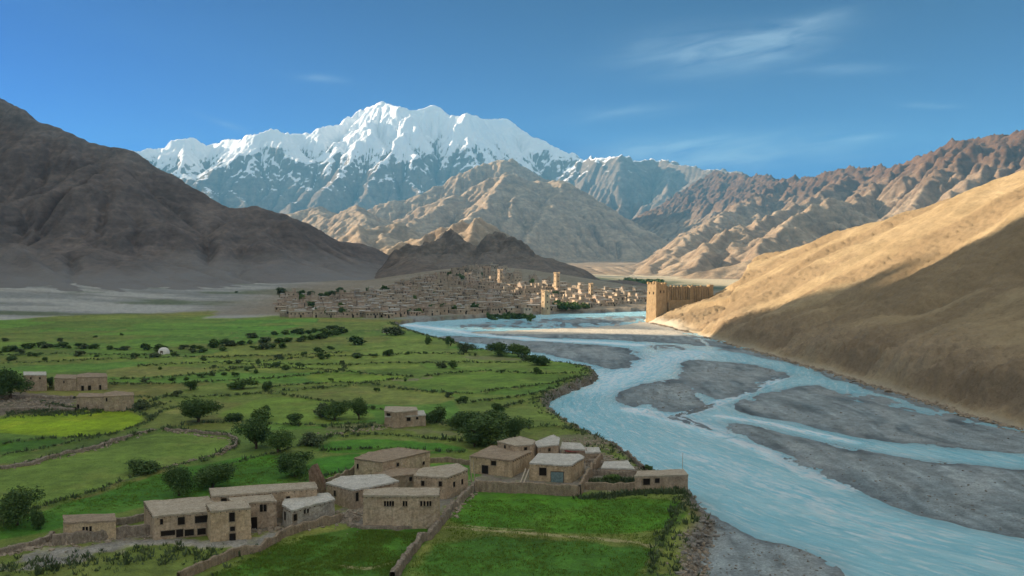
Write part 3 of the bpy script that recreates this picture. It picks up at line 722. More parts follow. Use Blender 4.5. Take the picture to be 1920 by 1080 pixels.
h = h+cl*(2.6*(ridged(X/9, Y/7, 4, 289)-.9)+.9*(ridged(X/3, Y/3, 3, 290)-.9))+am*.12*fbm(X/2.4, Y/2.4, 3, 291)
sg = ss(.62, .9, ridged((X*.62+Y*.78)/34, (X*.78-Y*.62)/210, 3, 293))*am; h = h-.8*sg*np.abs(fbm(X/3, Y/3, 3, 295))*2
qa = (X*.42+Y*.91); rl = ridged(qa/7+.6*fbm(X/30, Y/30, 3, 296), X/60, 3, 297); h = h-.55*am*ss(1.0, 1.5, rl)*ss(-.2, .3, fbm(X/40, Y/50, 3, 298))
m = NT('slope_earth'); v = m.wpos()
n1 = m.noise(v, .03, 7, .6, .4); n2 = m.noise(v, .5, 8, .75); n3 = m.noise(m.wpos((.35, .12, .35), (0, 0, .6)), .35, 6, .65, .5)
c = m.ramp(n1, [(.3, (.335, .25, .145)), (.5, (.39, .295, .172)), (.7, (.445, .342, .205))])
c = m.mix(1, c, m.ramp(n2, [(.28, .74), (.5, 1.), (.75, 1.22)]), 'MULTIPLY')
c = m.mix(1, c, m.ramp(n3, [(.3, .78), (.55, 1.), (.7, 1.16)]), 'MULTIPLY')
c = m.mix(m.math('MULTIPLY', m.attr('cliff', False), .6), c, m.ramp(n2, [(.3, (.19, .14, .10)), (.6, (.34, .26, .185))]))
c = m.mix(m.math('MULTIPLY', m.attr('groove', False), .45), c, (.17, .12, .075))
c = m.mix(m.attr('chalk', False), c, (.52, .46, .36))
c = m.mix(m.ramp(m.noise(v, 1.6, 2, .6), [(.66, 0.), (.72, .5)]), c, (.10, .085, .05))
m.bump(m.math('ADD', n2, m.math('MULTIPLY', m.noise(v, 1.5, 6, .7), .6)), .8, .8)
chalk = ss(9, 2, s_)*ss(540, 600, Y)*1.+ss(2.6, .6, s_)*.5
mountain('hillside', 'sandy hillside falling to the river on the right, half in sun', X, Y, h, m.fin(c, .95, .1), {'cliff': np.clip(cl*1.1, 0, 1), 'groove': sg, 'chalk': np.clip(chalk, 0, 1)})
HX, HY, HH = xs, ys, h
def hill_z(x, y):
    i = np.clip(np.searchsorted(HX, x)-1, 0, len(HX)-2); j = np.clip(np.searchsorted(HY, y)-1, 0, len(HY)-2)
    return float(HH[j, i])
def slope_hit(px, py):
    a, b, c_ = ray(px, py)
    for Yd in np.arange(200, 900, 1.):
        if a*Yd/b > 92 and hill_z(a*Yd/b, Yd) >= H+c_*Yd/b: return a*Yd/b, Yd, H+c_*Yd/b

# --- unseen hill added left of the frame, crest shaped to cast the valley's shade ------
tgt = [slope_hit(*p) or (0, 0, 0) for p in [(1920,400),(1780,470),(1690,515),(1640,540),(1560,540),(1440,562),(1360,580),(1290,602)]]
qs = []
for x, y, z in tgt: qs.append((y-x*TA, z+TE*x))
XR = -1000.
prof = [p for p in sorted(qs) if p[0] < 552]
q0 = prof[-1][0]
prof = [(-900, 230), (prof[0][0]-60, 175)]+prof
edge = [(604, 32), (620, 30), (680, 26), (720, 14), (860, 12), (980, 14), (1080, 30), (1180, 75), (1250, 84), (1500, 62), (1800, 60)]
prof = prof+edge
NOTCH = (560, 590, -14)
def need(q):
    P = np.array(prof); h = np.interp(q, P[:, 0], P[:, 1])
    w = ss(NOTCH[0]-9, NOTCH[0], q)*ss(NOTCH[1]+9, NOTCH[1], q); return lerp(h, NOTCH[2], w)
def shade_hill(X, Y):
    q = Y-X*TA; top = need(q)-TE*XR
    d = np.abs(X-XR); foot = 360.
    z = top*(1-np.clip(d/foot, 0, 1.25)**1.15)
    return z*ss(1720, 1420, Y)
X, Y = np.meshgrid(np.arange(-1500, -600, 12.), np.concatenate([np.arange(-1300, -100, 14.), np.arange(-100, 1650, 4.)]))
h = shade_hill(X, Y)
nn = 26*(ridged(X/150, Y/150, 4, 301)-.95)*ss(20, 150, h)*np.clip(np.abs(X-XR)/80, 0, 1)
h = h+nn+1.2*fbm(X*0, Y/40, 2, 303)*ss(200, 260, h)
mountain('shade_casting_hill', 'unseen hill added out of frame to the left, shaped to shade the valley', X, Y, h, M_left)

# ------------------------------------------------------------------ sun, sky, haze
sun = bpy.data.lights.new('sun', 'SUN'); sun.energy = 5; sun.angle = math.radians(.53); sun.color = (1, .80, .58)
so = bpy.data.objects.new('sun', sun); COL.objects.link(so)
dsun = Vector((-math.cos(SUN_EL)*math.cos(SUN_AZ), -math.cos(SUN_EL)*math.sin(SUN_AZ), math.sin(SUN_EL)))
so.rotation_euler = dsun.to_track_quat('Z', 'Y').to_euler(); so.location = (-200, -100, 300)
w = bpy.data.worlds.new('World'); scene.world = w; w.use_nodes = True; nt = w.node_tree; nt.nodes.clear()
N = lambda ty, **k: (lambda n: ([setattr(n, a, b) for a, b in k.items()], n)[1])(nt.nodes.new(ty))
sk_ = N('ShaderNodeTexSky', sky_type='NISHITA', sun_disc=False); sk_.sun_elevation = SUN_EL
sk_.sun_rotation = math.atan2(dsun.x, dsun.y); sk_.altitude = 3000; sk_.air_density = .9; sk_.dust_density = .2; sk_.ozone_density = 5
hs = N('ShaderNodeHueSaturation'); hs.inputs['Saturation'].default_value = 1.55; hs.inputs['Hue'].default_value = .492
tint = N('ShaderNodeMix', data_type='RGBA', blend_type='MULTIPLY'); tint.inputs[0].default_value = 1; tint.inputs[7].default_value = (.27, .88, .97, 1)
nt.links.new(sk_.outputs[0], tint.inputs[6]); nt.links.new(tint.outputs[2], hs.inputs['Color'])
tc = N('ShaderNodeTexCoord'); sep = N('ShaderNodeSeparateXYZ'); nt.links.new(tc.outputs['Generated'], sep.inputs[0])
def mth(op, a, b=0., c=None, clamp=False):
    n = N('ShaderNodeMath', operation=op, use_clamp=clamp)
    for i, v in enumerate([a, b] if c is None else [a, b, c]):
        if hasattr(v, 'is_output'): nt.links.new(v, n.inputs[i])
        else: n.inputs[i].default_value = v
    return n.outputs[0]
# cirrus layer: direction projected on a plane high above (a real cloud deck), so az/el stay fixed in the sky
AZ = mth('DIVIDE', sep.outputs[0], mth('MAXIMUM', sep.outputs[1], .05)); EL = mth('DIVIDE', sep.outputs[2], mth('MAXIMUM', sep.outputs[1], .05))
def puff(px, py, rx, ry, tilt, amp):
    a, b, c = ray(px, py); u0, v0 = a/b, c/b
    du = mth('SUBTRACT', AZ, u0); dv = mth('SUBTRACT', mth('SUBTRACT', EL, v0), mth('MULTIPLY', du, tilt))
    e = mth('ADD', mth('POWER', mth('DIVIDE', du, rx/FPX), 2), mth('POWER', mth('DIVIDE', dv, ry/FPX), 2))
    return mth('MULTIPLY', mth('EXPONENT', mth('MULTIPLY', e, -1)), amp)
pf = None
for a in [(1330,98,150,38,.02,.85),(1450,80,120,30,.22,.7),(1510,45,70,12,.3,.7),(1590,130,70,9,.03,.6),(1170,210,100,12,.1,.5),(1250,275,150,20,.10,.75),(1400,285,220,28,.1,.6),(1620,258,60,7,.12,.65),
          (1745,198,45,5,-.02,.6),(600,147,45,7,-.1,.45),(430,235,60,6,-.35,.3),(1300,300,300,25,.05,.4),]:
    p = puff(*a); pf = p if pf is None else mth('ADD', pf, p)
cv = N('ShaderNodeCombineXYZ'); nt.links.new(mth('ADD', AZ, mth('MULTIPLY', EL, 1.2)), cv.inputs[0]); nt.links.new(mth('SUBTRACT', mth('MULTIPLY', EL, 7.), mth('MULTIPLY', AZ, 1.3)), cv.inputs[1])
cn = N('ShaderNodeTexNoise'); cn.inputs['Scale'].default_value = 9; cn.inputs['Detail'].default_value = 9; cn.inputs['Roughness'].default_value = .62; cn.inputs['Distortion'].default_value = .5
nt.links.new(cv.outputs[0], cn.inputs['Vector'])
cl_ = mth('MULTIPLY', pf, mth('SUBTRACT', mth('MULTIPLY', cn.outputs['Fac'], 3.0), .85), None, True)
cl_ = mth('MULTIPLY', cl_, .52)
mx = N('ShaderNodeMix', data_type='RGBA'); nt.links.new(cl_, mx.inputs[0]); gm_ = N('ShaderNodeGamma'); gm_.inputs[1].default_value = 2.1; nt.links.new(hs.outputs[0], gm_.inputs[0]); gs_ = N('ShaderNodeMix', data_type='RGBA', blend_type='MULTIPLY'); gs_.inputs[0].default_value = 1; gs_.inputs[7].default_value = (.082, .110, .122, 1); nt.links.new(gm_.outputs[0], gs_.inputs[6]); nt.links.new(gs_.outputs[2], mx.inputs[6]); mx.inputs[7].default_value = (3.4, 4.4, 5.2, 1)
# unseen bright broken cloud behind the camera and overhead, added as fill light
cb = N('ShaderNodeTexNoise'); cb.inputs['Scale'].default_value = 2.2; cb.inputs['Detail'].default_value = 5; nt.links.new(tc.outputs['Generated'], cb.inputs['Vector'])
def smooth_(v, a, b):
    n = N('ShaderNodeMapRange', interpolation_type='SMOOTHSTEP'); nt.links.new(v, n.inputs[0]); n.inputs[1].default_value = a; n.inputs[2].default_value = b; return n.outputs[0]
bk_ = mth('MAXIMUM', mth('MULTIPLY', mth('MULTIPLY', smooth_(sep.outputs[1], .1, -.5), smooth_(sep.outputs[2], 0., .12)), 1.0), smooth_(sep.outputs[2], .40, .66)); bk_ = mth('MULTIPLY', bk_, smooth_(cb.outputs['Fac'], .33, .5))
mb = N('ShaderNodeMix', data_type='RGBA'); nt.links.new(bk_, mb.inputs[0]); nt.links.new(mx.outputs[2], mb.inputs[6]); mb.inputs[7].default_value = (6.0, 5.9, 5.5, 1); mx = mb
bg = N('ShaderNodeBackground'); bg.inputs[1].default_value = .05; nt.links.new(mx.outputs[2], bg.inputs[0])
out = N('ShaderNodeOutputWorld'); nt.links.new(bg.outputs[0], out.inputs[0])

# haze: one closed box of thin air round everything
hz = NT('haze_air'); hz.t.nodes.remove(hz.b); vp = hz.n('ShaderNodeVolumePrincipled'); vp.inputs['Color'].default_value = (.19, .58, .96, 1)
vp.inputs['Density'].default_value = 6.4e-5; vp.inputs['Anisotropy'].default_value = 0.
hz.l(vp.outputs[0], hz.t.nodes['Material Output'].inputs['Volume'])
bm = bmesh.new(); bmesh.ops.create_cube(bm, size=1)
for v_ in bm.verts: v_.co = Vector((v_.co.x*26400, v_.co.y*17000+5500, -6+(v_.co.z+.5)*1990))
me = bpy.data.meshes.new('haze'); bm.to_mesh(me); bm.free(); link('haze', me, hz.m, kind='stuff', label='thin blue air haze over the valley')

scene.view_settings.view_transform = 'Standard'; scene.view_settings.look = 'None'; scene.view_settings.gamma = 1; scene.view_settings.exposure = 1.58
cy = scene.cycles; cy.use_denoising = True; cy.denoiser = 'OPENIMAGEDENOISE'; cy.max_bounces = 3; cy.diffuse_bounces = 2; cy.glossy_bounces = 1; cy.transparent_max_bounces = 6; cy.volume_bounces = 0
cy.use_adaptive_sampling = True; cy.adaptive_threshold = .02; cy.sample_clamp_indirect = 6
# fast ground height lookup on the finished sheet
_GZ, _GU, _GY = GROUND_Z, GROUND_U, RY
def ground_z(x, y):
    x = np.atleast_1d(np.asarray(x, float)); y = np.atleast_1d(np.asarray(y, float))
    j = np.clip(np.searchsorted(_GY, y)-1, 0, len(_GY)-2); f = np.clip((y-_GY[j])/(_GY[j+1]-_GY[j]), 0, 1); out = []
    for jj in (j, j+1):
        uu = x/(np.clip(_GY[jj], 95, None)*.64); i = np.clip(np.searchsorted(_GU, uu)-1, 0, len(_GU)-2); g = np.clip((uu-_GU[i])/(_GU[i+1]-_GU[i]), 0, 1)
        out.append(_GZ[jj, i]*(1-g)+_GZ[jj, i+1]*g)
    return out[0]*(1-f)+out[1]*f
# ================================================================= OBJECTS
def mud_mat(name, c0, c1, stain=.5, sc=1.):
    m = NT(name); v = m.wpos(); n = m.noise(v, .5*sc, 6, .65); n2 = m.noise(v, 3.*sc, 6, .7); n3 = m.noise(m.wpos((1, 1, .18)), 1.1*sc, 5, .65)
    c = m.ramp(n, [(.32, c0), (.68, c1)]); c = m.mix(1, c, m.ramp(n2, [(.28, .6), (.5, 1.), (.74, 1.35)]), 'MULTIPLY')
    c = m.mix(stain, c, m.mix(1, c, m.ramp(n3, [(.38, .55), (.55, 1.), (.7, 1.2)]), 'MULTIPLY'))
    m.bump(m.math('ADD', n2, n), .8, .12); return m.fin(c, .95, .1)
def plain(name, col, rough=.9, vary=.25, sc=2.):
    m = NT(name); v = m.pos(); n = m.noise(v, sc, 5, .6)
    c = m.mix(1, col, m.ramp(n, [(.3, 1-vary), (.7, 1+vary)]), 'MULTIPLY'); m.bump(n, .4, .05); return m.fin(c, rough, .15)
MUD = [mud_mat('mud_plaster', (.43,.32,.215), (.56,.44,.315)), mud_mat('dark_mud_plaster', (.35,.265,.185), (.48,.375,.275)), mud_mat('ochre_mud_plaster', (.46,.345,.215), (.60,.465,.305)), mud_mat('grey_lime_plaster', (.36,.32,.26), (.48,.44,.37))]
ROOF = [mud_mat('roof_clay', (.36,.30,.22), (.48,.41,.32), .3, 1.5), mud_mat('brown_roof_clay', (.27,.20,.14), (.38,.30,.215), .3, 1.5), mud_mat('white_roof_clay', (.44,.41,.355), (.58,.55,.49), .3, 1.2)]
STONE = mud_mat('dry_stone', (.20,.16,.12), (.36,.30,.235), .6, 3.)
DARK = plain('dark_opening', (.018,.014,.011)); WOOD = plain('weathered_wood', (.12,.085,.055), .85, .35, 8.); PALEWOOD = plain('pale_timber', (.40,.34,.26), .85, .3, 6.)
TRIM = plain('window_timber', (.30,.24,.17), .85, .3, 6.); CANVAS = plain('white_canvas', (.68,.66,.60), .9, .1, 1.); REDC = plain('red_cloth', (.20,.035,.04), .95, .35, 2.); BLUE = plain('faded_blue_paint', (.17,.24,.24), .8, .3, 3.); SHEET = plain('galvanised_sheet', (.47,.50,.52), .5, .15, 1.)

def from_bm(name, bm, mat, parent=None, smooth=False, **kw):
    bmesh.ops.recalc_face_normals(bm, faces=bm.faces); me = bpy.data.meshes.new(name); bm.to_mesh(me); bm.free()
    if smooth: me.polygons.foreach_set('use_smooth', [True]*len(me.polygons))
    return link(name, me, mat, parent, **kw)
def box(bm, cx, cy, cz, sx, sy, sz, rz=0., tilt=None):
    r = bmesh.ops.create_cube(bm, size=1)['verts']; c, s = math.cos(rz), math.sin(rz)
    for v in r:
        x, y, z = v.co.x*sx, v.co.y*sy, v.co.z*sz; v.co = Vector((cx+x*c-y*s, cy+x*s+y*c, cz+z))
    return r
def tube(bm, a, b, r0, r1, n=7):
    a, b = Vector(a), Vector(b); d = (b-a).normalized(); u = d.orthogonal().normalized(); w = d.cross(u)
    A = [bm.verts.new(a+(u*math.cos(t)+w*math.sin(t))*r0) for t in [6.2832*k/n for k in range(n)]]; B = [bm.verts.new(b+(u*math.cos(t)+w*math.sin(t))*r1) for t in [6.2832*k/n for k in range(n)]]
    for k in range(n): bm.faces.new((A[k], A[(k+1) % n], B[(k+1) % n], B[k]))
    bm.faces.new(A[::-1]); bm.faces.new(B)
def nz1(x, y, s=0): return float(fbm(np.array([x]), np.array([y]), 3, s)[0])
def poly_area(P): return sum(P[i][0]*P[(i+1) % len(P)][1]-P[(i+1) % len(P)][0]*P[i][1] for i in range(len(P)))/2
def wall_grid(P, z0, z1, step=.55, amp=.05, batter=.02, seed=0):
    """closed ring of subdivided, slightly uneven wall faces; P is CCW"""
    co = []; f = []; top = z1; nzv = max(2, int((z1-z0)/step)+1); n = len(P)
    for i in range(n):
        a = np.array(P[i]); b = np.array(P[(i+1) % n]); L = np.linalg.norm(b-a); nx = max(2, int(L/step)+1); base = len(co)
        for j in range(nzv+1):
            t = j/nzv; z = lerp(z0, z1, t)
            for k in range(nx+1): p = a+(b-a)*k/nx; co.append((p[0], p[1], z))
        for j in range(nzv):
            for k in range(nx): q = base+j*(nx+1)+k; f.append((q, q+1, q+nx+2, q+nx+1))
    co = np.array(co); c = np.mean(np.array(P), 0)
    n1 = fbm(co[:, 0]*1.3+co[:, 2]*.9+seed, co[:, 1]*1.3+co[:, 2]*1.1, 3, 401); n2 = fbm(co[:, 0]*1.1+co[:, 2]+9+seed, co[:, 1]*1.2-co[:, 2], 3, 402)
    t = (z1-co[:, 2])/max(z1-z0, .1); d = co[:, :2]-c; L = np.linalg.norm(d, axis=1)[:, None]+1e-6
    co[:, :2] += d/L*(batter*t[:, None]*(z1-z0)); co[:, 0] += amp*n1; co[:, 1] += amp*n2
    return co, np.array(f)
def house(name, label, roofpx, h, wins=(), mud=0, roof=0, beams=True, cat='house', group=None, rim=.16, z0=None, over=.12, deep=.7, doors=()):
    if z0 is None: z0 = gp(*roofpx[0])[2]
    P = [onz(px, py, z0+h) for px, py in roofpx]
    if poly_area(P) < 0: P = P[::-1]
    c = np.mean(P, 0); L = [(p[0]-c[0], p[1]-c[1]) for p in P]
    t = thing(name, label, cat, (c[0], c[1], z0), group=group)
    co, f = wall_grid(L, -deep, h-.2, amp=.09, seed=c[0]); link('wall', np_mesh('wall', co, f, smooth=False), MUD[mud], t)
    bm = bmesh.new(); cc = Vector((0, 0))
    vs = []
    n = len(L)
    for i in range(n):                         # push the outline out for the eaves
        a, b, d = Vector(L[i-1]), Vector(L[i]), Vector(L[(i+1) % n]); e1 = (b-a).normalized(); e2 = (d-b).normalized()
        nrm = (Vector((e1.y, -e1.x))+Vector((e2.y, -e2.x))); nrm = nrm/max(nrm.length, .3); q = b+nrm*over; vs.append(bm.verts.new((q.x, q.y, h-.24)))
    fc = bm.faces.new(vs); r = bmesh.ops.extrude_face_region(bm, geom=[fc]); up = [v for v in r['geom'] if isinstance(v, bmesh.types.BMVert)]; tf = [v for v in r['geom'] if isinstance(v, bmesh.types.BMFace)][0]
    for v in up: v.co.z = h+.05
    if rim: bmesh.ops.inset_region(bm, faces=[tf], thickness=.38, depth=-rim)
    bmesh.ops.triangulate(bm, faces=bm.faces[:])
    for _ in range(2): bmesh.ops.subdivide_edges(bm, edges=[e for e in bm.edges if e.calc_length() > .9], cuts=1 if _ else 2)
    bmesh.ops.triangulate(bm, faces=bm.faces[:])
    V = np.array([v.co[:] for v in bm.verts]); dz = fbm(V[:, 0]*.9+c[0], V[:, 1]*.9+c[1], 3, 411)*.10; dx = fbm(V[:, 0]*1.3+c[0], V[:, 1]*1.3, 3, 412)*.09; dy = fbm(V[:, 0]*1.3, V[:, 1]*1.3+c[1], 3, 413)*.09
    for v, a, b, d in zip(bm.verts, dx, dy, dz): v.co += Vector((a, b, d))
    from_bm('roof', bm, ROOF[roof], t)
    if beams:
        for i in range(n):
            a, b = Vector(L[i]), Vector(L[(i+1) % n]); e = b-a; ln_ = e.length; nr = Vector((e.y, -e.x)).normalized()
            if nr.y > .3 or ln_ < 2: continue
            k = .5
            while k < ln_-.3:
                p = a+e/ln_*k; bm = bmesh.new(); tube(bm, (p.x-nr.x*.1, p.y-nr.y*.1, h-.32), (p.x+nr.x*(over+.10), p.y+nr.y*(over+.10), h-.33), .08, .07, 5); k += .85+.2*random.random()
                from_bm('roof_beam', bm, WOOD, t)
    for kind, lst in (('window', wins), ('door', doors)):
        for w in lst:
            px, py, ww, hh = w[:4]; a_, b_, c_ = ray(px, py); best = None
            for i in range(n):
                A, B = np.array(P[i]), np.array(P[(i+1) % n]); e = B-A; nr = np.array([e[1], -e[0]])/np.linalg.norm(e)
                if nr@np.array([a_, b_]) >= 0: continue
                tt = (nr@A)/(nr@np.array([a_, b_])); hit = np.array([a_*tt, b_*tt]); u_ = (hit-A)@e/(e@e); z = H+c_*tt-z0
                if -.05 <= u_ <= 1.05 and 0 < z < h+.3 and (best is None or tt < best[0]): best = (tt, hit, nr, e/np.linalg.norm(e), z, min(max(u_, (ww/2+.2)/np.linalg.norm(e)), 1-(ww/2+.2)/np.linalg.norm(e)), A, np.linalg.norm(e))
            if best is None: print('MISS', name, w); continue
            _, hit, nr, e, z, u_, A, le = best; hit = A+e*u_*le
            z = min(max(z, hh/2-.1), h-.45-hh/2) if kind == 'window' else hh/2
            rz = math.atan2(e[1], e[0]); bt = .02*(h-z); o = hit+nr*(.075+bt)-c
            bm = bmesh.new()
            if ww > .55:
                for sx, sz, bx, bz in ((-1, 0, .09, hh+.18), (1, 0, .09, hh+.18), (0, 1, ww, .1), (0, -1, ww, .1)): box(bm, o[0]+e[0]*sx*(ww/2+.045), o[1]+e[1]*sx*(ww/2+.045), z+sz*(hh/2+.04), bx, .14, bz, rz)
            else: box(bm, o[0], o[1], z-hh/2-.05, ww+.2, .14, .09, rz)
            fr = from_bm(kind, bm, TRIM if len(w) < 5 else WOOD, t)
            bm = bmesh.new(); q = hit+nr*(.04+bt)-c; box(bm, q[0], q[1], z, ww+.02, .07, hh+.02, rz); from_bm('pane' if kind == 'window' else 'leaf', bm, DARK if len(w) < 5 else w[4], fr)
    return t
HG = 'flat roofed mud brick houses of the near hamlet'
house('mud_hut', 'low mud hut with three narrow vents standing apart left of the near hamlet', [(121,980),(217,976),(214,963),(118,966)], 2.8, [(157,992,.3,.7),(163,992,.3,.7),(170,991,.3,.7)], 2, 1, beams=False, rim=0, group=HG)
house('mud_house', 'long two storey mud house with one wide dark window above a row of low openings', [(289,968),(397,958),(404,946),(390,931),(270,940)], 3.6,
      [(303,978,.4,.8),(340,976,1.0,1.2),(378,973,1.9,1.1),(315,999,2.0,.8),(337,999,1.0,1.2),(355,998,1.3,1.0),(378,996,1.2,1.0)], 0, 0, group=HG)
house('mud_house', 'tall narrow mud block adjoining the right end of the long two storey house', [(395,958),(470,952),(460,937),(387,944)], 4.7, [(435,969,.8,1.4),(436,991,.7,.7)], 2, 0, group=HG, doors=[(436,1006,.9,1.1)])
house('mud_house', 'brown mud house with two narrow adjoining windows, right of the tall narrow block', [(440,944),(518,939),(505,921),(420,926)], 4.2, [(490,952,.45,1.1),(497,951,.45,1.1)], 1, 0, group=HG, doors=[(476,982,1.0,1.9)])
house('mud_house', 'very long low mud building stretching behind the others to the ruined gable', [(397,930),(595,915),(589,903),(393,916)], 4.6, [(420,936,.9,.6),(540,938,.6,1.4)], 0, 0, group=HG)
house('lime_plastered_house', 'pale grey plastered house with an angled front corner beside the stone wall', [(530,946),(547,957),(595,944),(627,936),(615,924),(536,929)], 3.2, [(549,971,.7,1.1),(535,967,.5,1.3),(571,958,.3,.6),(577,957,.3,.6)], 3, 2, group=HG)
house('mud_house', 'house with a broad pale mud roof and deep shaded side, right of the ruined gable', [(612,905),(664,919),(747,902),(720,889),(640,893)], 3.6, [(629,925,.6,1.),(660,932,.6,1.5),(700,922,.7,.9)], 1, 2, group=HG)
house('mud_house', 'large house with a raised domed brown roof at the back of the near hamlet', [(665,859),(718,867),(806,846),(747,839),(692,848)], 4.1, [(671,874,.4,.9),(794,868,.5,.6),(745,871,.6,.7)], 0, 1, beams=False, group=HG)
house('low_mud_building', 'low flat connecting building between the domed roof house and its neighbours', [(689,893),(733,893),(777,889),(799,880),(743,877)], 2.7, [(770,898,.5,.7)], 1, 1, beams=False, group=HG)
house('mud_house', 'square mud house with two windows on each visible face, beside the winding stone wall', [(776,892),(837,895),(877,880),(858,869),(787,879)], 4.0, [(793,906,.6,.9),(826,907,.6,.9),(851,908,.5,.9),(866,903,.5,.9)], 0, 0, group=HG)
house('mud_house', 'big plain mud house with small slit vents high in its front wall', [(681,929),(822,929),(824,915),(752,914),(684,918)], 5.2,
      [(722,944,.28,.75),(727,944,.28,.75),(732,944,.28,.75),(737,944,.28,.75),(757,944,.28,.75),(762,944,.28,.75),(790,944,.28,.75),(796,944,.28,.75),(802,944,.28,.75),(807,944,.28,.75)], 0, 0, group=HG)
house('stone_barn', 'lone brick coloured house with a pale roof in the middle of the fields', [(722,781),(798,778),(794,770),(739,770)], 2.8, [(766,784,1.,.9),(782,783,.6,.6),(748,785,.4,.8)], 1, 2, group=None)
house('stone_barn', 'taller rear wing with a dark loft opening behind the lone house in the fields', [(721,770),(740,773),(783,769),(780,763),(723,762)], 3.9, [(729,773,1.5,.8)], 1, 0, beams=False)
house('mud_house', 'brown roofed mud house with a dark porch opening beside the two leaning timber posts', [(881,855),(960,863),(995,847),(988,837),(922,835)], 3.2, [(926,866,1.1,.9)], 2, 1, group=HG, doors=[(910,881,1.4,1.7)])
house('mud_house', 'small upper house with pale roof rising behind the brown roofed farm house', [(933,827),(966,836),(999,833),(1003,826),(975,818)], 4.2, [(947,836,.5,.6),(985,840,.7,.7)], 0, 0, beams=False, group=HG)
house('mud_house', 'small house with a cluttered grey roof at the back right of the farmstead', [(1003,829),(1008,838),(1047,833),(1049,822),(1038,815)], 3.2, [(1030,843,.5,.6)], 1, 2, beams=False, group=HG)
house('shed', 'low shed under a pale roof left of the red awning', [(1052,841),(1100,843),(1088,831),(1054,829)], 2.4, [], 1, 2, beams=False, rim=.08)
house('shed', 'small white topped shed right of the red awning', [(1098,849),(1126,848),(1122,839),(1096,839)], 2.3, [], 1, 2, beams=False, rim=.05)
house('farm_house', 'ochre house with a blue grey flat roof and a wide pale blue doorway', [(993,868),(1071,872),(1095,857),(1086,851),(1010,850)], 3.5, [(1018,884,1.4,1.5)], 2, 2, group=HG, rim=.06, doors=[(1045,889,2.4,2.1,BLUE)])
house('ruined_shed', 'half ruined stone shed with dark gaps at the corner above the river', [(1190,893),(1290,890),(1281,880),(1196,884)], 2.6, [(1212,899,1.3,1.2),(1232,899,.9,.9)], 1, 0, beams=False, rim=.05)
house('roofed_pen', 'low animal pen with a flat grey roof near the river bank', [(1128,877),(1190,879),(1176,864),(1133,866)], 1.4, [(1175,878,1.2,.6)], 1, 2, beams=False, rim=0)
LG = 'mud houses in the fields at the left edge'
house('mud_house', 'square tower like house with a white roof at the far left edge beside a tree', [(45,703),(87,703),(86,697),(44,697)], 5.0, [(58,709,.4,.6),(75,709,.4,.6)], 1, 2, beams=False, group=LG)
house('mud_house', 'low western half of the paired brown houses at the left edge', [(102,709),(143,710),(143,703),(106,702)], 3.9, [(120,716,.4,.7)], 1, 1, beams=False, rim=0, group=LG)
house('mud_house', 'brown house with three dark doorways in its front at the left edge', [(144,708),(201,706),(199,700),(166,699),(145,702)], 4.4, [], 1, 1, beams=False, rim=0, group=LG, doors=[(155,726,.8,1.7),(168,725,.9,1.7),(188,723,.6,1.7)])
house('mud_house', 'west half of the long flat topped house above the bright yellow green field', [(143,744),(195,744),(194,738),(150,737)], 3.9, [], 1, 1, beams=False, rim=.06, group=LG, doors=[(147,755,.6,1.8)])
house('mud_house', 'east half with a humped roof of the house above the bright yellow green field', [(195,743),(251,741),(249,736),(216,733),(196,737)], 4.2, [(200,748,.4,1.)], 1, 1, beams=False, rim=.06, group=LG)

# ---- ruined gable, boundary walls, poles ----
def stone_wall(name, label, pts, h, th=.55, z0=0., cat='wall', mat=STONE, group=None, uneven=.25):
    g = G3(pts); P = g[:, :2]; d = np.linalg.norm(np.diff(P, axis=0), axis=1); s = np.concatenate([[0], np.cumsum(d)]); n = max(3, int(s[-1]/.35)); q = np.linspace(0, s[-1], n)
    x = np.interp(q, s, P[:, 0]); y = np.interp(q, s, P[:, 1]); zz = np.array([float(v) for v in ground_z(x, y)])
    x = x+.18*fbm(q/2.5, q*0, 3, 421); y = y+.18*fbm(q/2.5, q*0+5, 3, 422)
    tx = np.gradient(x); ty = np.gradient(y); L = np.hypot(tx, ty)+1e-9; nx, ny = -ty/L, tx/L
    hh = h*(1+uneven*fbm(q/2.2, q*0+3, 4, 423))*(1-.5*ss(.45, .8, fbm(q/5, q*0+8, 2, 424)))
    prof_ = [(-.5, -.6), (-.5, .1), (-.46, .45), (-.42, .8), (-.34, 1.), (0, 1.04), (.34, 1.), (.42, .8), (.46, .45), (.5, .1), (.5, -.6)]
    c = np.array([x.mean(), y.mean(), 0]); co = []
    for a, b in prof_:
        r = .07*fbm(q*2.2+b*3, q*0+a*5, 2, 425); co.append(np.stack([x+nx*(a*th+r)-c[0], y+ny*(a*th+r)-c[1], zz+b*hh+.06*fbm(q*2.5, q*0+a*7, 2, 426)], -1))
    co = np.stack(co, 1); m_ = len(prof_); i = np.arange(n*m_).reshape(n, m_)
    f = np.stack([i[:-1, :-1], i[:-1, 1:], i[1:, 1:], i[1:, :-1]], -1).reshape(-1, 4)
    o = link(name, np_mesh(name, co.reshape(-1, 3), f, smooth=False), mat, label=label, category=cat, group=group); o.location = c; return o
WALLM = mud_mat('mud_brick_wall', (.25,.19,.13), (.36,.28,.20), .6, 2.)
stone_wall('field_wall', 'long mud topped wall running from the bottom edge past the grey plastered house', [(335,1092),(387,1066),(440,1043),(489,1035),(534,1006),(570,994),(641,977)], 1.2, .6, mat=WALLM)
stone_wall('field_wall', 'winding stone wall climbing from the bottom edge between two green fields to the farmstead', [(736,1092),(771,1040),(792,1014),(804,1011),(820,992),(838,972),(842,960),(863,943),(887,920),(893,911)], 1.3, .9)
stone_wall('courtyard_wall', 'front mud brick wall of the farmstead courtyard facing the green field', [(892,922),(960,925),(1030,928),(1087,930)], 1.9, .6, mat=WALLM, uneven=.1)
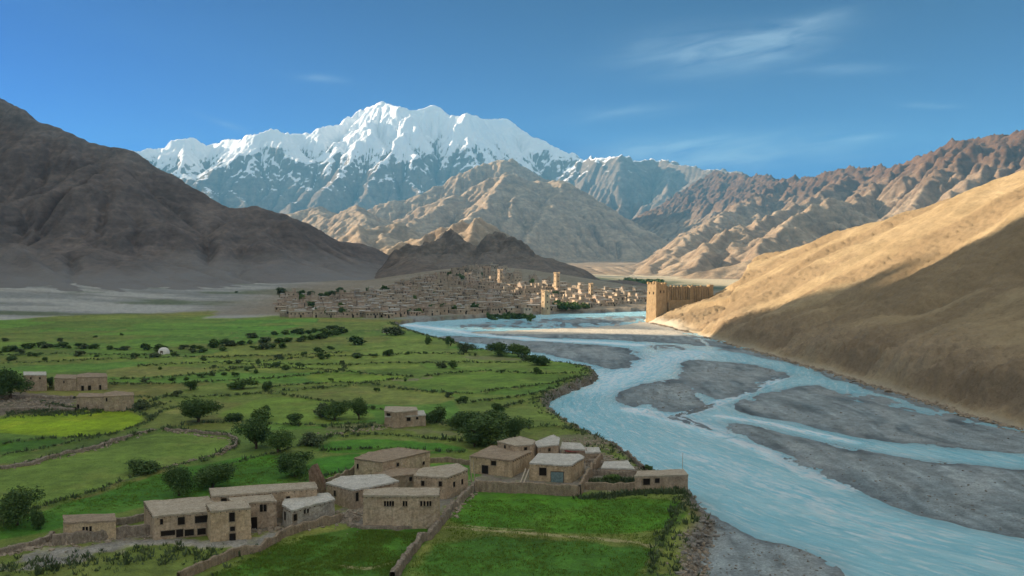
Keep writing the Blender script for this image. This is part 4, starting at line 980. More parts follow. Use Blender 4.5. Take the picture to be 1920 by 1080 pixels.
stone_wall('courtyard_wall', 'side wall climbing from the courtyard corner past the ochre farm house', [(1087,931),(1096,912),(1110,890),(1128,868)], 2.0, .6, mat=WALLM)
stone_wall('courtyard_wall', 'lower wall joining the courtyard corner to the ruined shed by the river', [(1090,917),(1140,919),(1195,919)], 1.3, .6, mat=WALLM)
stone_wall('garden_wall', 'rough stone wall behind the weedy garden next to the ruined shed', [(1102,890),(1150,894),(1192,893)], 1.0, .5)
stone_wall('bank_wall', 'thin wall following the top of the river bank to the ruined shed', [(1156,836),(1172,848),(1190,866),(1206,882)], .9, .45)
stone_wall('terrace_wall', 'dark stone terrace wall below the low hut', [(98,1023),(160,1015),(225,1008),(285,1001)], 1.5, 1.0)
stone_wall('field_wall', 'broken stone wall trailing off the left edge near the bottom', [(-20,1046),(37,1032),(81,1020),(100,1008)], .9, .8)
stone_wall('back_wall', 'rubble wall between the low hut and the long two storey house', [(214,985),(240,982),(272,975)], 1.1, .7)
stone_wall('yard_wall', 'wall sloping from the domed roof house to the ruined gable', [(612,915),(636,904),(668,890)], 1.6, .5, mat=WALLM)
stone_wall('yard_wall', 'low wall behind the square house at the field edge', [(806,868),(840,866),(880,872)], 1.0, .5, mat=WALLM)
stone_wall('field_wall', 'rubble wall in front of the house with the row of slit vents', [(655,985),(683,992),(750,992),(826,988)], .5, .9)
stone_wall('plot_wall', 'upper ruined wall of the stony plot at the left edge', [(0,748),(70,746),(140,750)], .9, 1.2)
stone_wall('plot_wall', 'lower ruined wall of the stony plot at the left edge', [(0,771),(70,768),(143,771)], .8, 1.2)
stone_wall('rubble_bank', 'low stony wall along the far edge of the round green field', [(310,808),(367,812),(424,818),(444,826),(441,840),(420,850)], .45, .7)
stone_wall('rubble_bank', 'low stony wall between the yellow field and the field below', [(0,881),(61,871),(122,853),(183,841),(212,830),(285,808)], .5, .9)
def gable():
    x, y, z = gp(595, 925); t = thing('ruined_gable', 'leaning ruined brick gable sticking up between two roofs', 'ruin', (x, y, 0))
    bm = bmesh.new(); pr = [(-1.4, 0), (1.3, 0), (1.15, 2.2), (.5, 3.6), (-.3, 5.4), (-.9, 5.1), (-1.5, 4.2)]
    A = [bm.verts.new((a, -.25, b)) for a, b in pr]; B = [bm.verts.new((a+.3, .3, b)) for a, b in pr]; bm.faces.new(A); bm.faces.new(B[::-1])
    for k in range(len(pr)): bm.faces.new((A[k], B[k], B[(k+1) % len(pr)], A[(k+1) % len(pr)]))
    bmesh.ops.triangulate(bm, faces=bm.faces[:]); bmesh.ops.subdivide_edges(bm, edges=bm.edges[:], cuts=2)
    for v in bm.verts: v.co += Vector((nz1(v.co.x*2, v.co.z*2, 5), nz1(v.co.x*2, v.co.z*2, 6), nz1(v.co.x*2, v.co.z*2, 7)))*.12
    from_bm('wall', bm, mud_mat('red_brick_rubble', (.20,.12,.085), (.32,.22,.16), .6, 3.), t)
gable()
def pole(label, px, py, h, r=.09, lean=(0, 0), name='pole', mat=PALEWOOD):
    x, y, z = gp(px, py); bm = bmesh.new(); n = 5
    for k in range(n):
        f0, f1 = k/n, (k+1)/n; q = lambda f: (lean[0]*f+.03*math.sin(f*7), lean[1]*f+.03*math.cos(f*5), h*f-.1); tube(bm, q(f0), q(f1), r*(1-.35*f0), r*(1-.35*f1), 7)
    o = from_bm(name, bm, mat, label=label, category='pole'); o.location = (x, y, z)
pole('taller pale timber post leaning by the brown roofed farm house', 884, 905, 5.0, .13, (-.3, .1)); pole('shorter pale post just right of the taller leaning one', 890, 902, 4.2, .12, (-.25, 0))
pole('thin stick on the corner of the ruined shed above the river', 1279, 896, 5.0, .06, (.1, 0))
def plank(label, a, b, r=.16):
    p, q = gp(*a), gp(*b); bm = bmesh.new(); tube(bm, (0, 0, .15), (q[0]-p[0], q[1]-p[1], 2.2), r, r*.8, 6); o = from_bm('timber_beam', bm, PALEWOOD, label=label, category='beam'); o.location = p
plank('left of two pale beams leaning across the courtyard', (972,917), (986,900)); plank('right of two pale beams leaning across the courtyard', (978,917), (992,901))
def awning():
    x, y, z = gp(1079, 862); t = thing('red_awning', 'dark red cloth awning stretched between the two sheds', 'awning', (x, y, z)); xs = np.linspace(-2.3, 2.4, 16); ys = np.linspace(-1.1, 1.3, 8); X, Y = np.meshgrid(xs, ys)
    Z = 2.2-.18*np.sin((X+2.3)/4.7*3.14)+.12*Y+.08*fbm(X*1.5, Y*1.5, 2, 9); me = grid_mesh('cloth', X, Y, Z); o = link('cloth', me, REDC, t); md = o.modifiers.new('thick', 'SOLIDIFY'); md.thickness = .04
    for a, b in ((-2.2, -1), (2.3, -1), (-2.2, 1.2), (2.3, 1.2)):
        bm = bmesh.new(); tube(bm, (a, b, -.1), (a, b, 2.2), .06, .05); from_bm('post', bm, WOOD, t)
awning()
def dome_tent(label, px, py, r, h, name='dome_tent'):
    x, y, z = gp(px, py); t = thing(name, label, 'tent', (x, y, z)); bm = bmesh.new(); n, mr = 20, 8; R = []
    for j in range(mr): a = j/(mr-1)*1.5708; R.append([bm.verts.new((r*math.cos(a)**.8*math.cos(6.2832*k/n)*(1+.03*math.sin(k*2.1)) if j < mr-1 else 0.02*math.cos(6.28*k/n), r*math.cos(a)**.8*math.sin(6.2832*k/n) if j < mr-1 else .02*math.sin(6.28*k/n), h*math.sin(a)**.9)) for k in range(n)])
    for j in range(mr-1):
        for k in range(n): bm.faces.new((R[j][k], R[j][(k+1) % n], R[j+1][(k+1) % n], R[j+1][k]))
    from_bm('canopy', bm, CANVAS, t, True)
    bm = bmesh.new(); box(bm, 0, -r*.93, h*.28, r*.45, .2, h*.56); from_bm('entrance', bm, WOOD, t)
dome_tent('white domed tent among dark bushes in the left fields', 307, 664, 2.6, 3.1); dome_tent('tiny white tent near the water at the far tip of the fields', 722, 624, 2.0, 1.6)

# ------------------------------------------------------------------ trees and bushes
def leaf_mat(name, a, b):
    m = NT(name); n = m.noise(m.pos(), 5., 3, .6); oi = m.n('ShaderNodeObjectInfo'); at = m.attr('tone', False)
    c = m.ramp(m.math('ADD', m.math('MULTIPLY', at, .6), m.math('MULTIPLY', n, .4)), [(.2, a), (.8, b)])
    c = m.mix(m.math('MULTIPLY', oi.outputs['Random'], .35), c, (b[0]*1.15, b[1]*1.05, b[2])); m.b.inputs['Subsurface Weight'].default_value = 0
    return m.fin(c, .75, .2)
LEAF = [leaf_mat('leaves_dark', (.034,.072,.020), (.095,.160,.045)), leaf_mat('leaves_mid', (.050,.105,.024), (.13,.20,.052)), leaf_mat('leaves_grey_green', (.055,.085,.038), (.115,.155,.07))]
BARK = plain('bark', (.095,.07,.05), .9, .3, 6.)
def crown_mesh(name, seed, nleaf, leaf, flat=1., nb=9, mat=0, loose=.2):
    r = np.random.RandomState(seed); B = []
    for k in range(nb):
        a = r.uniform(0, 6.283); d = r.uniform(.0, .34)**.9; z = r.uniform(.26, .72)*flat; B.append((d*math.cos(a), d*math.sin(a), z, r.uniform(.15, .25)*(1.1-.5*abs(z/flat-.45))))
    B = np.array(B); w = B[:, 3]**2; w /= w.sum(); k = r.choice(nb, nleaf, p=w); v = r.normal(size=(nleaf, 3)); v /= np.linalg.norm(v, axis=1)[:, None]
    rad = B[k, 3]*(r.uniform(0, 1, nleaf)**.33)*(1+loose*r.normal(size=nleaf)); c = B[k, :3]+v*rad[:, None]*np.array([1, 1, .85]); c[:, 2] = np.maximum(c[:, 2], .015)
    u = r.normal(size=(nleaf, 3)); u /= np.linalg.norm(u, axis=1)[:, None]; w_ = np.cross(u, r.normal(size=(nleaf, 3))); w_ /= np.linalg.norm(w_, axis=1)[:, None]; s = leaf*r.uniform(.6, 1.3, nleaf)[:, None]
    co = np.stack([c-u*s, c+w_*s*.55, c+u*s, c-w_*s*.55], 1).reshape(-1, 3); f = np.arange(nleaf*4).reshape(-1, 4)
    tone = np.repeat(np.clip(.5+.25*r.normal(size=nb)[k]+.15*r.normal(size=nleaf), 0, 1), 4)
    me = np_mesh(name, co, f, {'tone': tone}, False); me.materials.append(LEAF[mat]); return me
def trunk_mesh(seed, h=.5):
    r = random.Random(seed); bm = bmesh.new(); tube(bm, (0, 0, -.05), (r.uniform(-.03, .03), r.uniform(-.03, .03), h*.45), .035, .024, 7)
    for k in range(6):
        a = r.uniform(0, 6.28); z = h*r.uniform(.15, .45); d = r.uniform(.12, .3); tube(bm, (0, 0, z), (d*math.cos(a), d*math.sin(a), z+h*r.uniform(.4, .8)), .018, .006, 5)
    me = bpy.data.meshes.new('trunk'); bm.to_mesh(me); bm.free(); me.materials.append(BARK); return me
CR = {'big': [crown_mesh('crown', 20+k, 5200, .026, .95, 12, k % 3 == 2 and 1 or 0, .16) for k in range(4)], 'mid': [crown_mesh('crown', 40+k, 2300, .040, .9, 8, [0, 1, 0, 2][k], .2) for k in range(4)],
      'small': [crown_mesh('crown', 60+k, 650, .075, .85, 6, [0, 1, 0, 2][k], .22) for k in range(4)], 'far': [crown_mesh('crown', 80+k, 160, .14, .8, 5, k % 2, .22) for k in range(3)]}
TR = [trunk_mesh(k) for k in range(4)]; ti = [0]
def tree(kind, label, x, y, z, wid, hei, group=None, name='bush', cat='bush', var=None, parts=True):
    k = ti[0] if var is None else var; ti[0] += 1; L = CR[kind]
    t = thing(name, label, cat, (x, y, z), random.uniform(0, 6.28), group); t.scale = (wid, wid, hei/.88)
    c = link('crown', L[k % len(L)], None, t)
    if parts: link('trunk', TR[k % 4], None, t)
    return t
def ptree(kind, label, px, py, w, h, **kw):
    x, y, z = gp(px, py); return tree(kind, label, x, y, float(ground_z(x, y)[0])-.1, w*y/FPX*1.12, h*y/FPX*1.05, **kw)
for a in [('big','large round dark bush left of centre above the round green field',372,792,78,50),('big','tall loose tree left of the dark pair above the hamlet',480,842,72,62),('big','dense round bush touching the right side of the loose tree above the hamlet',520,850,62,46),
 ('big','wide soft bush above the grey plastered house',553,895,78,50),('big','right one of the two rounded trees behind the long house',400,916,78,52),('big','left one of the two rounded trees behind the long house',335,930,66,58),('mid','low spreading bush between the round field and the tree pair',281,886,68,30),
 ('mid','small light bush between the dense bush and the lone house',585,836,46,30),('mid','small dark bush below the two mid green shrubs',553,796,36,24),('mid','loose mid green shrub left of the small dark bush',490,790,52,28),('mid','faint low shrub right of the large round bush',433,790,42,22),
 ('mid','left tree of the row of three beside the lone house',604,783,38,32),('big','middle and widest tree of the row of three beside the lone house',628,787,52,38),('big','right and tallest tree of the row of three beside the lone house',673,787,44,44),
 ('mid','dark bush touching the right end of the lone house',818,794,48,36),('big','biggest thicket tree right of the lone house',908,832,108,66),('big','dark tree on the left flank of the biggest thicket',868,806,66,40),('big','dark tree on the right flank of the biggest thicket',966,822,60,42),
 ('mid','light green bush above the biggest thicket',935,774,26,24),('mid','bush at the back of the thicket behind its big tree',920,798,60,34),('mid','low bush closing the thicket at the farmstead side',890,838,50,30),
 ('big','large dark tree cut by the left edge above the low hut',32,985,92,72),('mid','small upright tree at the right foot of the large left edge tree',76,992,30,46),('big','broad tree left of the white roofed square house',20,748,76,62),
 ('mid','round dark bush alone in the left middle field',357,732,26,21),('mid','flat spreading shrub left of the small upright tree',455,729,54,22),('mid','small upright tree in the middle fields',497,734,22,25),('mid','low dark bush right of the house above the yellow field',262,768,30,22),
 ('mid','bush between the left edge houses',93,727,16,22),('mid','dark weedy shrub inside the farmstead garden',1150,903,36,18),('small','small round shrub at the river bank wall',1219,882,18,12)]:
    kind, lab, px, py, w, h = a; tr_ = 'tree' in lab.split()[:4] or 'tree' in lab.split()[:2]; ptree(kind, lab, px, py, w, h, name='tree' if 'tree' in lab.split(' of ')[0].split(' left')[0] else 'bush', cat='tree' if 'tree' in lab.split(' of ')[0].split(' left')[0] else 'bush')
for a in [('small','pair like wide bush on the far river tip of the fields',742,629,46,18),('small','wide dark bush above the far middle fields',666,646,42,20),('small','first round bush on the river bank from the far tip',802,646,19,18),('small','second round bush on the river bank from the far tip',845,649,22,20),
 ('mid','third bush on the river bank beside the widest pair',874,661,30,22),('mid','left bush of the widest river bank pair',934,667,46,28),('mid','right bush of the widest river bank pair',972,669,46,30),('mid','dark bush where the bank turns toward the river bend',1016,684,46,24),('small','low bush left of the bank turn',988,676,24,12),
 ('small','thin pale shrub near the field corner by the river bend',1005,702,18,17),('small','dark bush in the upper right field',850,692,24,17),('small','dark bush on the hedge above the striped fields',730,668,22,14),('small','grey green shrub left of the hedge bush',830,690,22,11)]:
    kind, lab, px, py, w, h = a; ptree(kind, lab, px, py, w, h)
SG = 'small dark shrubs dotted over the middle fields'
for px, py, w, h in [(595,662,24,14),(602,670,20,11),(568,668,14,10),(525,673,20,10),(520,688,24,12),(535,694,20,12),(562,692,16,12),(643,684,11,10),(618,655,18,8),(670,672,22,9),(700,670,18,8),(113,641,12,9),(227,629,8,6),(160,650,12,7),(60,668,18,9),(40,662,20,10),(20,676,22,9),(85,676,16,8),(255,670,22,9),(290,671,26,10),(325,668,18,9),
   (480,700,14,9),(440,706,18,9),(400,690,12,7),(380,676,16,8),(300,693,12,7),(705,735,14,10),(840,745,18,12),(870,755,26,16),(760,715,9,7),(940,700,12,8),(330,745,24,14),(240,760,20,12),(500,770,20,12),(620,715,10,8),(10,640,14,8),(180,634,10,6)]:
    ptree('small', 'small dark shrub among the green fields between the river and the left hill', px, py, w, h, group=SG)
def along(pts, step, w, h, label, group, kind='small', jitter=1.5, prob=1.):
    g = G(pts); d = np.linalg.norm(np.diff(g, axis=0), axis=1); s = np.concatenate([[0], np.cumsum(d)]); q = 0
    while q < s[-1]:
        if random.random() < prob:
            x = np.interp(q, s, g[:, 0])+random.uniform(-jitter, jitter); y = np.interp(q, s, g[:, 1])+random.uniform(-jitter, jitter)*1.5; k = random.uniform(.65, 1.35)
            tree(kind, label, x, y, float(ground_z(x, y)[0])-.15, w*k, h*k*random.uniform(.8, 1.2), group=group, name='shrub', cat='shrub', parts=kind != 'far')
        q += step*random.uniform(.6, 1.4)
HL = 'shrub in the dark hedge rows crossing the far fields'; HGp = 'hedge row shrubs across the far fields'
along([(400,652),(480,646),(560,641),(600,636),(640,626)], 4.5, 6.5, 3.6, HL, HGp); along([(0,662),(60,652),(140,654),(250,657),(330,655),(400,652)], 5.5, 6, 2.8, HL, HGp); along([(480,634),(560,628),(640,616)], 7, 6, 3, HL, HGp, prob=.8)
along([(0,676),(100,668),(200,668),(270,669)], 7, 5, 2.4, HL, HGp, prob=.55); along([(300,662),(420,660),(500,655),(560,648)], 6, 5, 2.6, HL, HGp, prob=.55); along([(430,684),(520,680),(620,672),(700,668),(810,662)], 6, 3.6, 1.9, HL, HGp, prob=.4)
along([(280,716),(360,712),(420,704),(480,694)], 5, 3.4, 1.6, HL, HGp, prob=.7)
TL = 'dark tree in the line on the slope behind the left end of the town'; along([(528,552),(560,556),(600,557),(640,553)], 9, 10, 7, TL, 'trees behind the left end of the town', 'small')
along([(350,545),(400,548),(450,553),(520,556)], 26, 6, 3.5, 'tiny shrub scattered on the green fan below the left hill', 'shrubs on the green fan', 'far', 8, .8)
TT = 'dark green tree on the town waterfront'; TG = 'trees along the town waterfront'
for px, py, n, w in [(608,589,5,7),(655,584,2,7),(775,585,3,8),(812,581,3,9),(836,580,4,9),(855,580,3,9),(925,587,3,8),(945,586,2,8),(962,586,4,9),(985,585,4,8),(1050,576,4,9),(1075,576,5,9),(1090,575,2,7),(1005,590,1,6)]:
    for k in range(n):
        x, y, z = gp(px+random.uniform(-12, 12), max(py, 0)+random.uniform(4, 6.5)); s = random.uniform(.8, 1.25); tree('far', TT, x, y, float(ground_z(x, y)[0])-.2, w*s, w*.75*s, group=TG, name='tree', cat='tree', parts=False)
fb = PG([(1120,524),(1180,524),(1260,530),(1215,542),(1150,545),(1100,535)], 0)
for k in range(46):
    w_ = np.random.RandomState(900+k).dirichlet(np.ones(len(fb))*.6); x, y = w_@fb; tree('far', 'tree of the distant green belt behind the town', float(x), float(y), -.2, 22, 11, group='trees of the green belt', name='tree', cat='tree', parts=False)
# ------------------------------------------------------------------ the old town
def town_house(seed, mats):
    r = random.Random(seed); bm = bmesh.new(); L = []
    w, d, h = r.uniform(8, 13), r.uniform(6.5, 9.5), r.uniform(3.0, 5.4)
    def blk(cx, cy, sx, sy, z0, z1, mi):
        vs = box(bm, cx, cy, (z0+z1)/2, sx, sy, z1-z0)
        for f in {f for v in vs for f in v.link_faces}: f.material_index = mi
    blk(0, 0, w, d, -4, h, 0); blk(0, 0, w+.5, d+.5, h+.002, h+.32, 1); blk(0, 0, w-.6, d-.6, h+.3, h+.36, 1)
    if r.random() < .6:
        a = w*r.uniform(.3, .45); s = r.choice((-1, 1)); blk(s*(w/2-a/2-.1), d*.12, a, d*.7, h+.34, h+r.uniform(2.2, 3.2), 0); t = h+2.7; blk(s*(w/2-a/2-.1), d*.12, a+.4, d*.7+.4, t+.35, t+.62, 1)
    if r.random() < .7: a = w*r.uniform(.4, .7); blk(r.choice((-1, 1))*(w/2+a/2-.1), -d*.1, a, d*.7, -4, h*r.uniform(.45, .75), 0)
    n = r.randint(2, 4)
    for k in range(n): blk(-w/2+w*(k+.6)/(n+.2), -d/2-.02, r.uniform(.7, 1.1), .12, h*.5, h*.5+r.uniform(.9, 1.4), 2)
    blk(w*r.uniform(-.3, .3), -d/2-.03, 1.2, .12, 0, 2.0, 2)
    for k in range(2): blk(-w/2-.02, -d*.2+k*d*.4, .12, .9, h*.5, h*.5+1.2, 2)
    me = bpy.data.meshes.new('town_house'); bm.to_mesh(me); bm.free()
    for m_ in mats: me.materials.append(m_)
    return me
tm = [mud_mat('town_mud_%s' % n, a, b, .4, .5) for n, a, b in [('tan', (.38,.31,.23), (.53,.44,.335)), ('brown', (.31,.26,.195), (.44,.37,.285)), ('rose', (.40,.31,.235), (.53,.42,.325)), ('cream', (.36,.29,.21), (.48,.39,.29))]]
TV = [town_house(300+k, [tm[k % 4], [ROOF[0], ROOF[1], ROOF[2]][k % 3], DARK]) for k in range(12)]
TP = PG([(528,562),(560,556),(620,560),(690,545),(760,530),(830,514),(880,502),(925,501),(965,513),(1010,526),(1060,536),(1130,544),(1205,548),(1207,566),(1130,577),(1060,580),(1010,584),(930,588),(830,591),(700,597),(560,597),(528,590)], 0)
spots = []; y = TP[:, 1].min()
while y < min(TP[:, 1].max(), 1240):
    x = TP[:, 0].min()+random.uniform(0, 8)
    while x < TP[:, 0].max():
        px_ = x+random.uniform(-2.5, 2.5); py_ = y+random.uniform(-3, 3)
        if inside(np.array([px_]), np.array([py_]), TP)[0] and random.random() < .9: spots.append((px_, py_))
        x += random.uniform(10.5, 17)*(1+max(0, y-800)/1500)
    y += 12.5*(1+max(0, y-760)/500)
for k in range(18):
    r_ = random.Random(700+k); i_ = r_.randrange(len(spots)); x, y = spots.pop(i_); s_t = r_.uniform(.8, 1.25)
    tree('far', 'dark green tree growing between the houses of the old town', x, y, float(ground_z(x, y)[0])-.2, 9*s_t, 7.5*s_t, group='trees between the town houses', name='tree', cat='tree', parts=False)
spots.sort(key=lambda p: p[1]); zs_ = ground_z(np.array([p[0] for p in spots]), np.array([p[1] for p in spots]))
labels_t = ['flat roofed mud house in the crowded old town above the far river bank']
extra = []
for i, ((x, y), z) in enumerate(zip(spots, zs_)):
    k = random.randrange(12); rz = random.gauss(.25, .22)+(1.571 if random.random() < .18 else 0); s = random.uniform(.85, 1.15)
    if i < 290:
        o = link('town_house', TV[k], None, label=labels_t[0], category='house', group='crowded mud houses of the old town'); o.location = (x, y, z); o.rotation_euler.z = rz; o.scale = (s, s, s*random.uniform(.85, 1.2))
    else: extra.append((k, x, y, z, rz, s))
if extra:
    bm = bmesh.new()
    mlist = tm+[ROOF[0], ROOF[1], ROOF[2], DARK]
    for k, x, y, z, rz, s in extra:
        n0 = len(bm.verts); f0 = len(bm.faces); bm.from_mesh(TV[k]); bm.verts.ensure_lookup_table(); bm.faces.ensure_lookup_table(); c, sn = math.cos(rz), math.sin(rz)
        for v in bm.verts[n0:]: v.co = Vector((x+(v.co.x*c-v.co.y*sn)*s, y+(v.co.x*sn+v.co.y*c)*s, z+v.co.z*s))
        mp = [k % 4, 4+k % 3, 7]
        for f in bm.faces[f0:]: f.material_index = mp[f.material_index]
    me = bpy.data.meshes.new('town_houses'); bm.to_mesh(me); bm.free(); link('town_houses', me, mlist, label='the many farther mud houses climbing the town slope', kind='stuff')

def tower(label, px, pytop, pybase, wpx, rz=.55, mud=None, taper=.86, merlon=True, base=None):
    if base is None: x, y, z = gp(px, pybase)
    else: x, y, z = base
    z = float(ground_z(x, y)[0]) if base is None else z
    a, b, c = ray(px, pytop); h = H+c*y/b-z; w = wpx*y/FPX*.92; t = thing('watch_tower', label, 'tower', (x, y, z), rz)
    bm = bmesh.new(); n = 8; R = []
    for j in range(n+1):
        f = j/n; s = w/2*(1-(1-taper)*f); R.append([bm.verts.new((sx*s*(1+.02*nz1(j, sx, 3)), sy*s*(1+.02*nz1(j, sy, 4)), -2+(h+1)*f)) for sx, sy in ((-1, -1), (1, -1), (1, 1), (-1, 1))])
    for j in range(n):
        for k in range(4): bm.faces.new((R[j][k], R[j][(k+1) % 4], R[j+1][(k+1) % 4], R[j+1][k]))
    bm.faces.new(R[-1]); from_bm('shaft', bm, mud or MUD[2], t)
    s = w/2*taper; bm = bmesh.new()
    for i in range(4):
        for k in (-1, 0, 1):
            q = (k*s*.8, -s) if i == 0 else (k*s*.8, s) if i == 1 else (-s, k*s*.8) if i == 2 else (s, k*s*.8); box(bm, q[0], q[1], h-.5+random.uniform(-.3, .2), s*.42, s*.42, 1.6+random.uniform(-.5, .5))
    from_bm('parapet', bm, mud or MUD[2], t)
    for i, (sx, sy) in enumerate(((0, -1), (-1, 0))):
        for zz in (.3, .55, .8):
            ww = w/2*(1-(1-taper)*zz); bm = bmesh.new(); box(bm, sx*ww, sy*ww, h*zz, .8 if sx == 0 else .3, .8 if sy == 0 else .3, 1.5); from_bm('window', bm, DARK, t)
    return t
tower('tall tower at the waterfront, nearest and widest of the town towers', 1023, 545, 584, 14)
tower('tall slender tower on the right side of the town, in front of the dark hill', 1044, 511, 548, 10)
tower('narrow lit tower farthest right above the town roofs', 1108, 531, 560, 7.5)
tower('tower rising from the top of the town below the dark hill', 938, 505, 532, 9, mud=MUD[0])
tower('broad reddish tower at the upper middle of the town', 878, 512, 534, 11, mud=tm[2])
tower('squat square tower on the highest houses of the town', 913, 500, 522, 13, mud=MUD[1])

# heap of brushwood and broken timber beside the ochre house
def brush_heap(label, px, py, w, hgt, seed):
    x, y, z = gp(px, py); r = random.Random(seed); t = thing('brushwood_heap', label, 'heap', (x, y, float(ground_z(x, y)[0])))
    bm = bmesh.new(); bmesh.ops.create_icosphere(bm, subdivisions=3, radius=1)
    for v in bm.verts: k = 1+.3*nz1(v.co.x*2+seed, v.co.y*2+v.co.z, 3); v.co = Vector((v.co.x*w/2*k, v.co.y*w/3*k, max(v.co.z, -.2)*hgt*k*.8))
    from_bm('earth_mound', bm, STONE, t)
    for k in range(16):
        a = r.uniform(0, 6.28); q = Vector((r.uniform(-.4, .4)*w, r.uniform(-.3, .3)*w, hgt*r.uniform(.2, .7))); d = Vector((math.cos(a), math.sin(a), r.uniform(-.2, .5)))*r.uniform(.7, 1.5)
        bm = bmesh.new(); tube(bm, q-d, q+d, .07, .05, 5); from_bm('branch', bm, r.choice((WOOD, PALEWOOD)), t)
brush_heap('heap of earth and broken branches right of the ochre house', 1117, 872, 4.2, 1.6, 1); brush_heap('low heap of branches between the flat roofed pen and the weedy garden', 1160, 889, 3.4, 1., 2); brush_heap('heap of debris between the grey plastered house and the slit vent house', 655, 972, 3.2, .9, 3)

# ------------------------------------------------------------------ fortress on the spur above the river
def fortress():
    x0, y0 = 103.5, 643.; t = thing('fortress', 'sunlit ruined fortress with a massive corner tower on the spur above the river', 'fortress', (x0, y0, 0)); FM = mud_mat('fort_mud', (.36,.255,.14), (.46,.335,.20), .5, .8)
    rz = .62; c, s = math.cos(rz), math.sin(rz)
    R2 = lambda x, y: (x*c-y*s, x*s+y*c)
    def pr(name, x, y, z0, z1, sx, sy, par, r=rz, mat=FM, taper=1., sub=1.6):
        co = []; w, d = sx/2, sy/2; cs, sn = math.cos(r), math.sin(r); P = [(-w, -d), (w, -d), (w, d), (-w, d)]
        co, f = wall_grid(P, z0, z1, sub, .12, (1-taper), x); n = len(co)
        top = [(-w, -d, z1), (w, -d, z1), (w, d, z1), (-w, d, z1)]; co = np.vstack([co, top]); f = np.vstack([f, [[n, n+1, n+2, n+3]]])
        q = co.copy(); q[:, 0] = x+co[:, 0]*cs-co[:, 1]*sn; q[:, 1] = y+co[:, 0]*sn+co[:, 1]*cs
        return link(name, np_mesh(name, q, f, smooth=False), mat, par)
    T = pr('corner_tower', 2, 2, -4, 25.5, 10, 9, t, taper=.96)
    for k in range(12):                                                   # broken battlements of the tower
        a = k/12*4; e, u = int(a), a % 1; L = [(-5+10*u, -4.5), (5, -4.5+9*u), (5-10*u, 4.5), (-5, 4.5-9*u)][e]; p = R2(*L); hh = random.uniform(.6, 2.)
        pr('battlement', 2+p[0]*.9, 2+p[1]*.9, 25.3, 25.5+hh, 1.5, 1.4, T, sub=3)
    for (lx, ly), zz in [((-5.02, -2), 19), ((-5.02, 2), 19), ((-5.02, 0), 12), ((-5.02, 1.5), 6), ((-1, -4.55), 20), ((2.5, -4.55), 20)]:
        p = R2(lx*1.01, ly*1.01); bm = bmesh.new(); box(bm, 2+p[0], 2+p[1], zz, .9 if abs(ly) > 4 else .5, .9 if abs(lx) > 4.9 else .5, 1.8, rz); from_bm('window', bm, DARK, T)
    # curtain wall along the spur crest
    A, B = np.array([8.5, 7.]), np.array([46., 24.]); e = (B-A); L = np.linalg.norm(e); e = e/L; r = math.atan2(e[1], e[0]); nrm = np.array([e[1], -e[0]]); n = 26
    def at_(u, off=0): p = A+e*u*L+nrm*off; return p
    m_ = at_(.5); pr('curtain_wall', m_[0], m_[1], 2, 22.2, L, 2.2, t, r)
    p = at_(.27, 2.2); pr('lower_gallery', p[0], p[1], 0, 13.5, L*.56, 3.2, t, r)
    for k in range(n):
        u = (k+.5)/n; p = at_(u, 1.5); lo = 13.4 if u < .56 else 4
        pr('buttress', p[0], p[1], lo, 22.6+random.uniform(-.6, 1.1), .9 if u < .5 else 1.05, 1.1, t, r, sub=2.5, mat=FM)
        q = at_(u, 0); pr('battlement', q[0], q[1], 22.1, 22.9+random.uniform(0, 1.5), 1.1, 1.4, t, r, sub=3)
        if u < .56 and k % 2 == 0: g_ = at_(u+.5/n, 1.14); bm = bmesh.new(); box(bm, g_[0], g_[1], 17.5, .8, .3, 5.2, r); from_bm('opening', bm, DARK, t)
    p = at_(.52, 2.2); pr('pilaster', p[0], p[1], 10, 23.6, 2.4, 3., t, r)
    p = at_(0.02, 2.6); pr('pilaster', p[0], p[1], 0, 21, 2., 2.6, t, r)
    p = R2(9, -3.5); pr('stair_block', 2+p[0], 2+p[1], -2, 12, 4, 4, t)
    p = at_(.99, 0.2); pr('end_turret', p[0], p[1], 6, 24.5, 3.4, 3.4, t, r)
fortress()

# ------------------------------------------------------------------ loose stones, weeds and grass (uncountable)
def rock_base():
    bm = bmesh.new(); bmesh.ops.create_icosphere(bm, subdivisions=1, radius=1); v = np.array([q.co[:] for q in bm.verts]); f = np.array([[q.index for q in fc.verts] for fc in bm.faces]); bm.free(); return v, f
RV, RF = rock_base()
def scatter_rocks(name, label, pts, sizes, mat, seed=0):
    r = np.random.RandomState(seed); n = len(pts); z = ground_z(pts[:, 0], pts[:, 1]); j = 1+.28*r.normal(size=(n, len(RV), 1)); s = sizes[:, None, None]*np.array([1, 1, .62])*r.uniform(.6, 1.4, (n, 1, 3))
    co = RV[None]*np.clip(j, .6, 1.5)*s; a = r.uniform(0, 6.28, n); c, sn = np.cos(a)[:, None], np.sin(a)[:, None]; x = co[..., 0]*c-co[..., 1]*sn; y = co[..., 0]*sn+co[..., 1]*c
    co = np.stack([x+pts[:, :1], y+pts[:, 1:2], co[..., 2]+z[:, None]+sizes[:, None]*.15], -1).reshape(-1, 3); f = (RF[None]+np.arange(n)[:, None, None]*len(RV)).reshape(-1, 3)
    link(name, np_mesh(name, co, f, smooth=False), mat, label=label, kind='stuff')
def near_line(P, n, spread, seed):
    r = np.random.RandomState(seed); P = np.asarray(P); d = np.linalg.norm(np.diff(P, axis=0), axis=1); s = np.concatenate([[0], np.cumsum(d)]); q = r.uniform(0, s[-1], n)
    return np.stack([np.interp(q, s, P[:, 0]), np.interp(q, s, P[:, 1])], 1)+r.normal(size=(n, 2))*spread
rs = np.random.RandomState(5)
